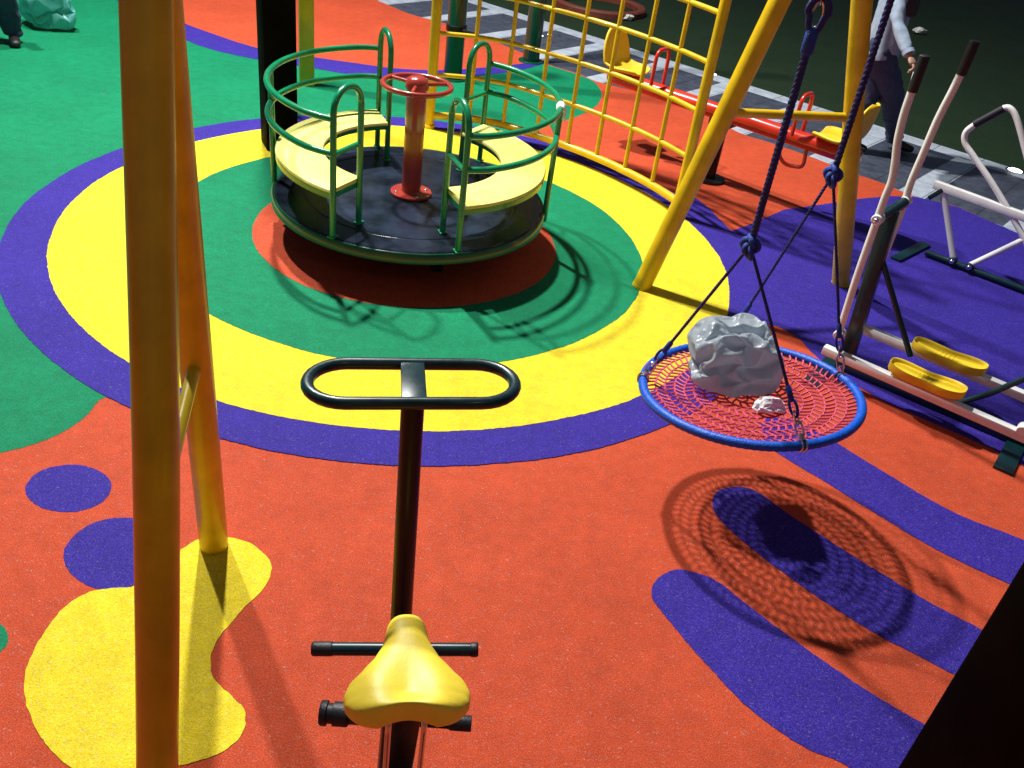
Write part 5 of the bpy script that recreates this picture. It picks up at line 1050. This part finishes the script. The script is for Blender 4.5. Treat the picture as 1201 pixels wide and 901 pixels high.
    for r0_, r1_ in zip(rows, rows[1:]):
        for q in range(40): bm.faces.new((r0_[q], r0_[(q + 1) % 40], r1_[(q + 1) % 40], r1_[q]))
    sh0 = finish('shirt', bm, shirt, t, ang=80); sm = sh0.modifiers.new('Subdivision', 'SUBSURF'); sm.levels = 2; sm.render_levels = 2
    parts = [[(hip - up * .20, (.165, .145)), (hip - up * .08, (.155, .13)), (hip + up * .05, (.145, .118)), (hip + up * .2 + lean * .2, (.135, .108)), (chest, (.155, .118)), (neck - up * .06, (.115, .085)), (neck - up * .005, (.062, .06))]]
    for sh, el, hd in arms: parts.append([5, (sh, (.066, .066)), (el, (.053, .053)), (el.lerp(hd, .86), (.043, .040))])
    V, E_, R_ = chain(parts); sh_ = skin_mesh('sleeves', V, E_, R_, shirt, t, 3)
    for v in sh_.data.vertices: v.co += v.normal * (.012 * noise.noise(v.co * 16))
    for sh, el, hd in arms:
        bm = bmesh.new(); tube(bm, [el.lerp(hd, .80), el.lerp(hd, .90)], [.047, .045], 16); finish('cuff', bm, shirt, sh_)
    parts = [[(hip + up * .14, (.125, .10)), (hip - up * .02, (.160, .138))]]
    for hp_, kn, an, ft in legs: parts.append([1, (hp_ - up * .05, (.13, .13)), (hp_.lerp(kn, .5), (.122, .124)), (kn, (.104, .108)), (kn.lerp(an, .5), (.084, .09)), (an + up * .02, (.078, .084)), (an - up * .03, (.078, .084))])
    V, E_, R_ = chain(parts); tr = skin_mesh('trousers', V, E_, R_, trousers, t, 3)
    for v in tr.data.vertices: v.co += v.normal * (.012 * noise.noise(v.co * 12) + .004 * math.sin(v.co.z * 60 + 5 * noise.noise(v.co * 6)))
    for hp_, kn, an, ft in legs:
        V, E_, R_ = chain([[(ft + up * .06 - f * .01, (.046, .050)), (ft + up * .045 + f * .07, (.046, .042)), (ft + up * .036 + f * .15, (.046, .032)), (ft + up * .030 + f * .19, (.034, .024))]])
        skin_mesh('shoe', V, E_, R_, 'shoe', t, 2)
    for (sh, el, hd) in arms:
        d = (hd - el).normalized(); hand_fingers(hd - d * .01, hd + d * .1, s, t)
    if scarf:
        V, E_, R_ = chain([[(neck + s * .02 + f * .06, (.06, .05)), (chest + s * .10 + f * .12, (.06, .03)), (hip + up * .24 + s * .12 + f * .14, (.06, .02))]])
        sc_ = skin_mesh('scarf', V, E_, R_, 'scarf', t, 2)
    return t
hp = gp(1028, 75, .85)
base = Vector((hp.x, hp.y, 0)) + Vector((.10, .25, 0))
base = gp(993, 178, 0)
fw = Vector((.93, -.36, 0)).normalized()
backf = gp(1053, 176) ; 
hand1 = EYE + ray(1068, 70) * ((hp - EYE).dot(FW) * 1.04)
person('person in pale blue shirt and dark jeans standing on the paving behind the ski walker', base, fw,
       [base + Vector((.0, .10, 0)), Vector((backf.x, backf.y, 0)) - fw * .06], [base + Vector((.15, .3, .95)), gp(1068, 68, .93)], 'shirt', 'jeans', scarf=True)
pb_ = gp(-4, 50)
f2_ = Vector((.55, -.83, 0))
person('person in dark blue jeans cut off by the top left corner beside the teal bag', Vector((pb_.x, pb_.y, 0)), f2_,
       [Vector((pb_.x, pb_.y, 0)) + Vector((.12, .06, 0)), Vector((pb_.x, pb_.y, 0)) + Vector((-.12, -.03, 0))], [Vector((pb_.x + .3, pb_.y, .8)), Vector((pb_.x - .25, pb_.y + .05, .82))], 'scarf', 'jeans')
# teal bag on the floor
tb = gp(58, 34); 
crumple('plastic_bag', Vector((tb.x - .02, tb.y + .05, .004)), (.58, .42, .52), 'tealbag', 'full teal plastic bag standing on the green floor in the top left corner', 'bag', (0, 0, 2.2), .25)

# ------------------------------------------------------------------ light: night, tall floodlights behind left, weak added fill in front, dim sky
w = bpy.data.worlds.new('World'); scene.world = w; w.use_nodes = True
nt = w.node_tree; bg = nt.nodes['Background']
bg.inputs['Color'].default_value = (.42, .52, .75, 1); bg.inputs['Strength'].default_value = .12
def add_disk_light(name, loc, aim, power, size, colr):
    l = bpy.data.lights.new(name, 'AREA'); l.shape = 'DISK'; l.size = size; l.energy = power; l.color = colr
    o = bpy.data.objects.new(name, l); C.objects.link(o); o.location = loc
    o.rotation_euler = (Vector(aim) - Vector(loc)).to_track_quat('-Z', 'Y').to_euler(); return o
add_disk_light('flood_or_fill_light', (-2.4, 7.35, 8.0), (0, 4, 0), 960, .30, (1, .985, .96))
add_disk_light('flood_or_fill_light', (-4.8, 7.75, 8.0), (0, 4, 0), 760, .30, (1, .985, .96))
add_disk_light('flood_or_fill_light', (3.0, -3.5, 7.5), (0, 3.5, 0), 22, .5, (1, .95, .88))  # weak fill added on the camera side, no known lamp stands there

scene.view_settings.view_transform = 'Standard'; scene.view_settings.look = 'None'
scene.view_settings.exposure = 0.08; scene.view_settings.gamma = 1
scene.render.engine = 'CYCLES'; scene.cycles.max_bounces = 6
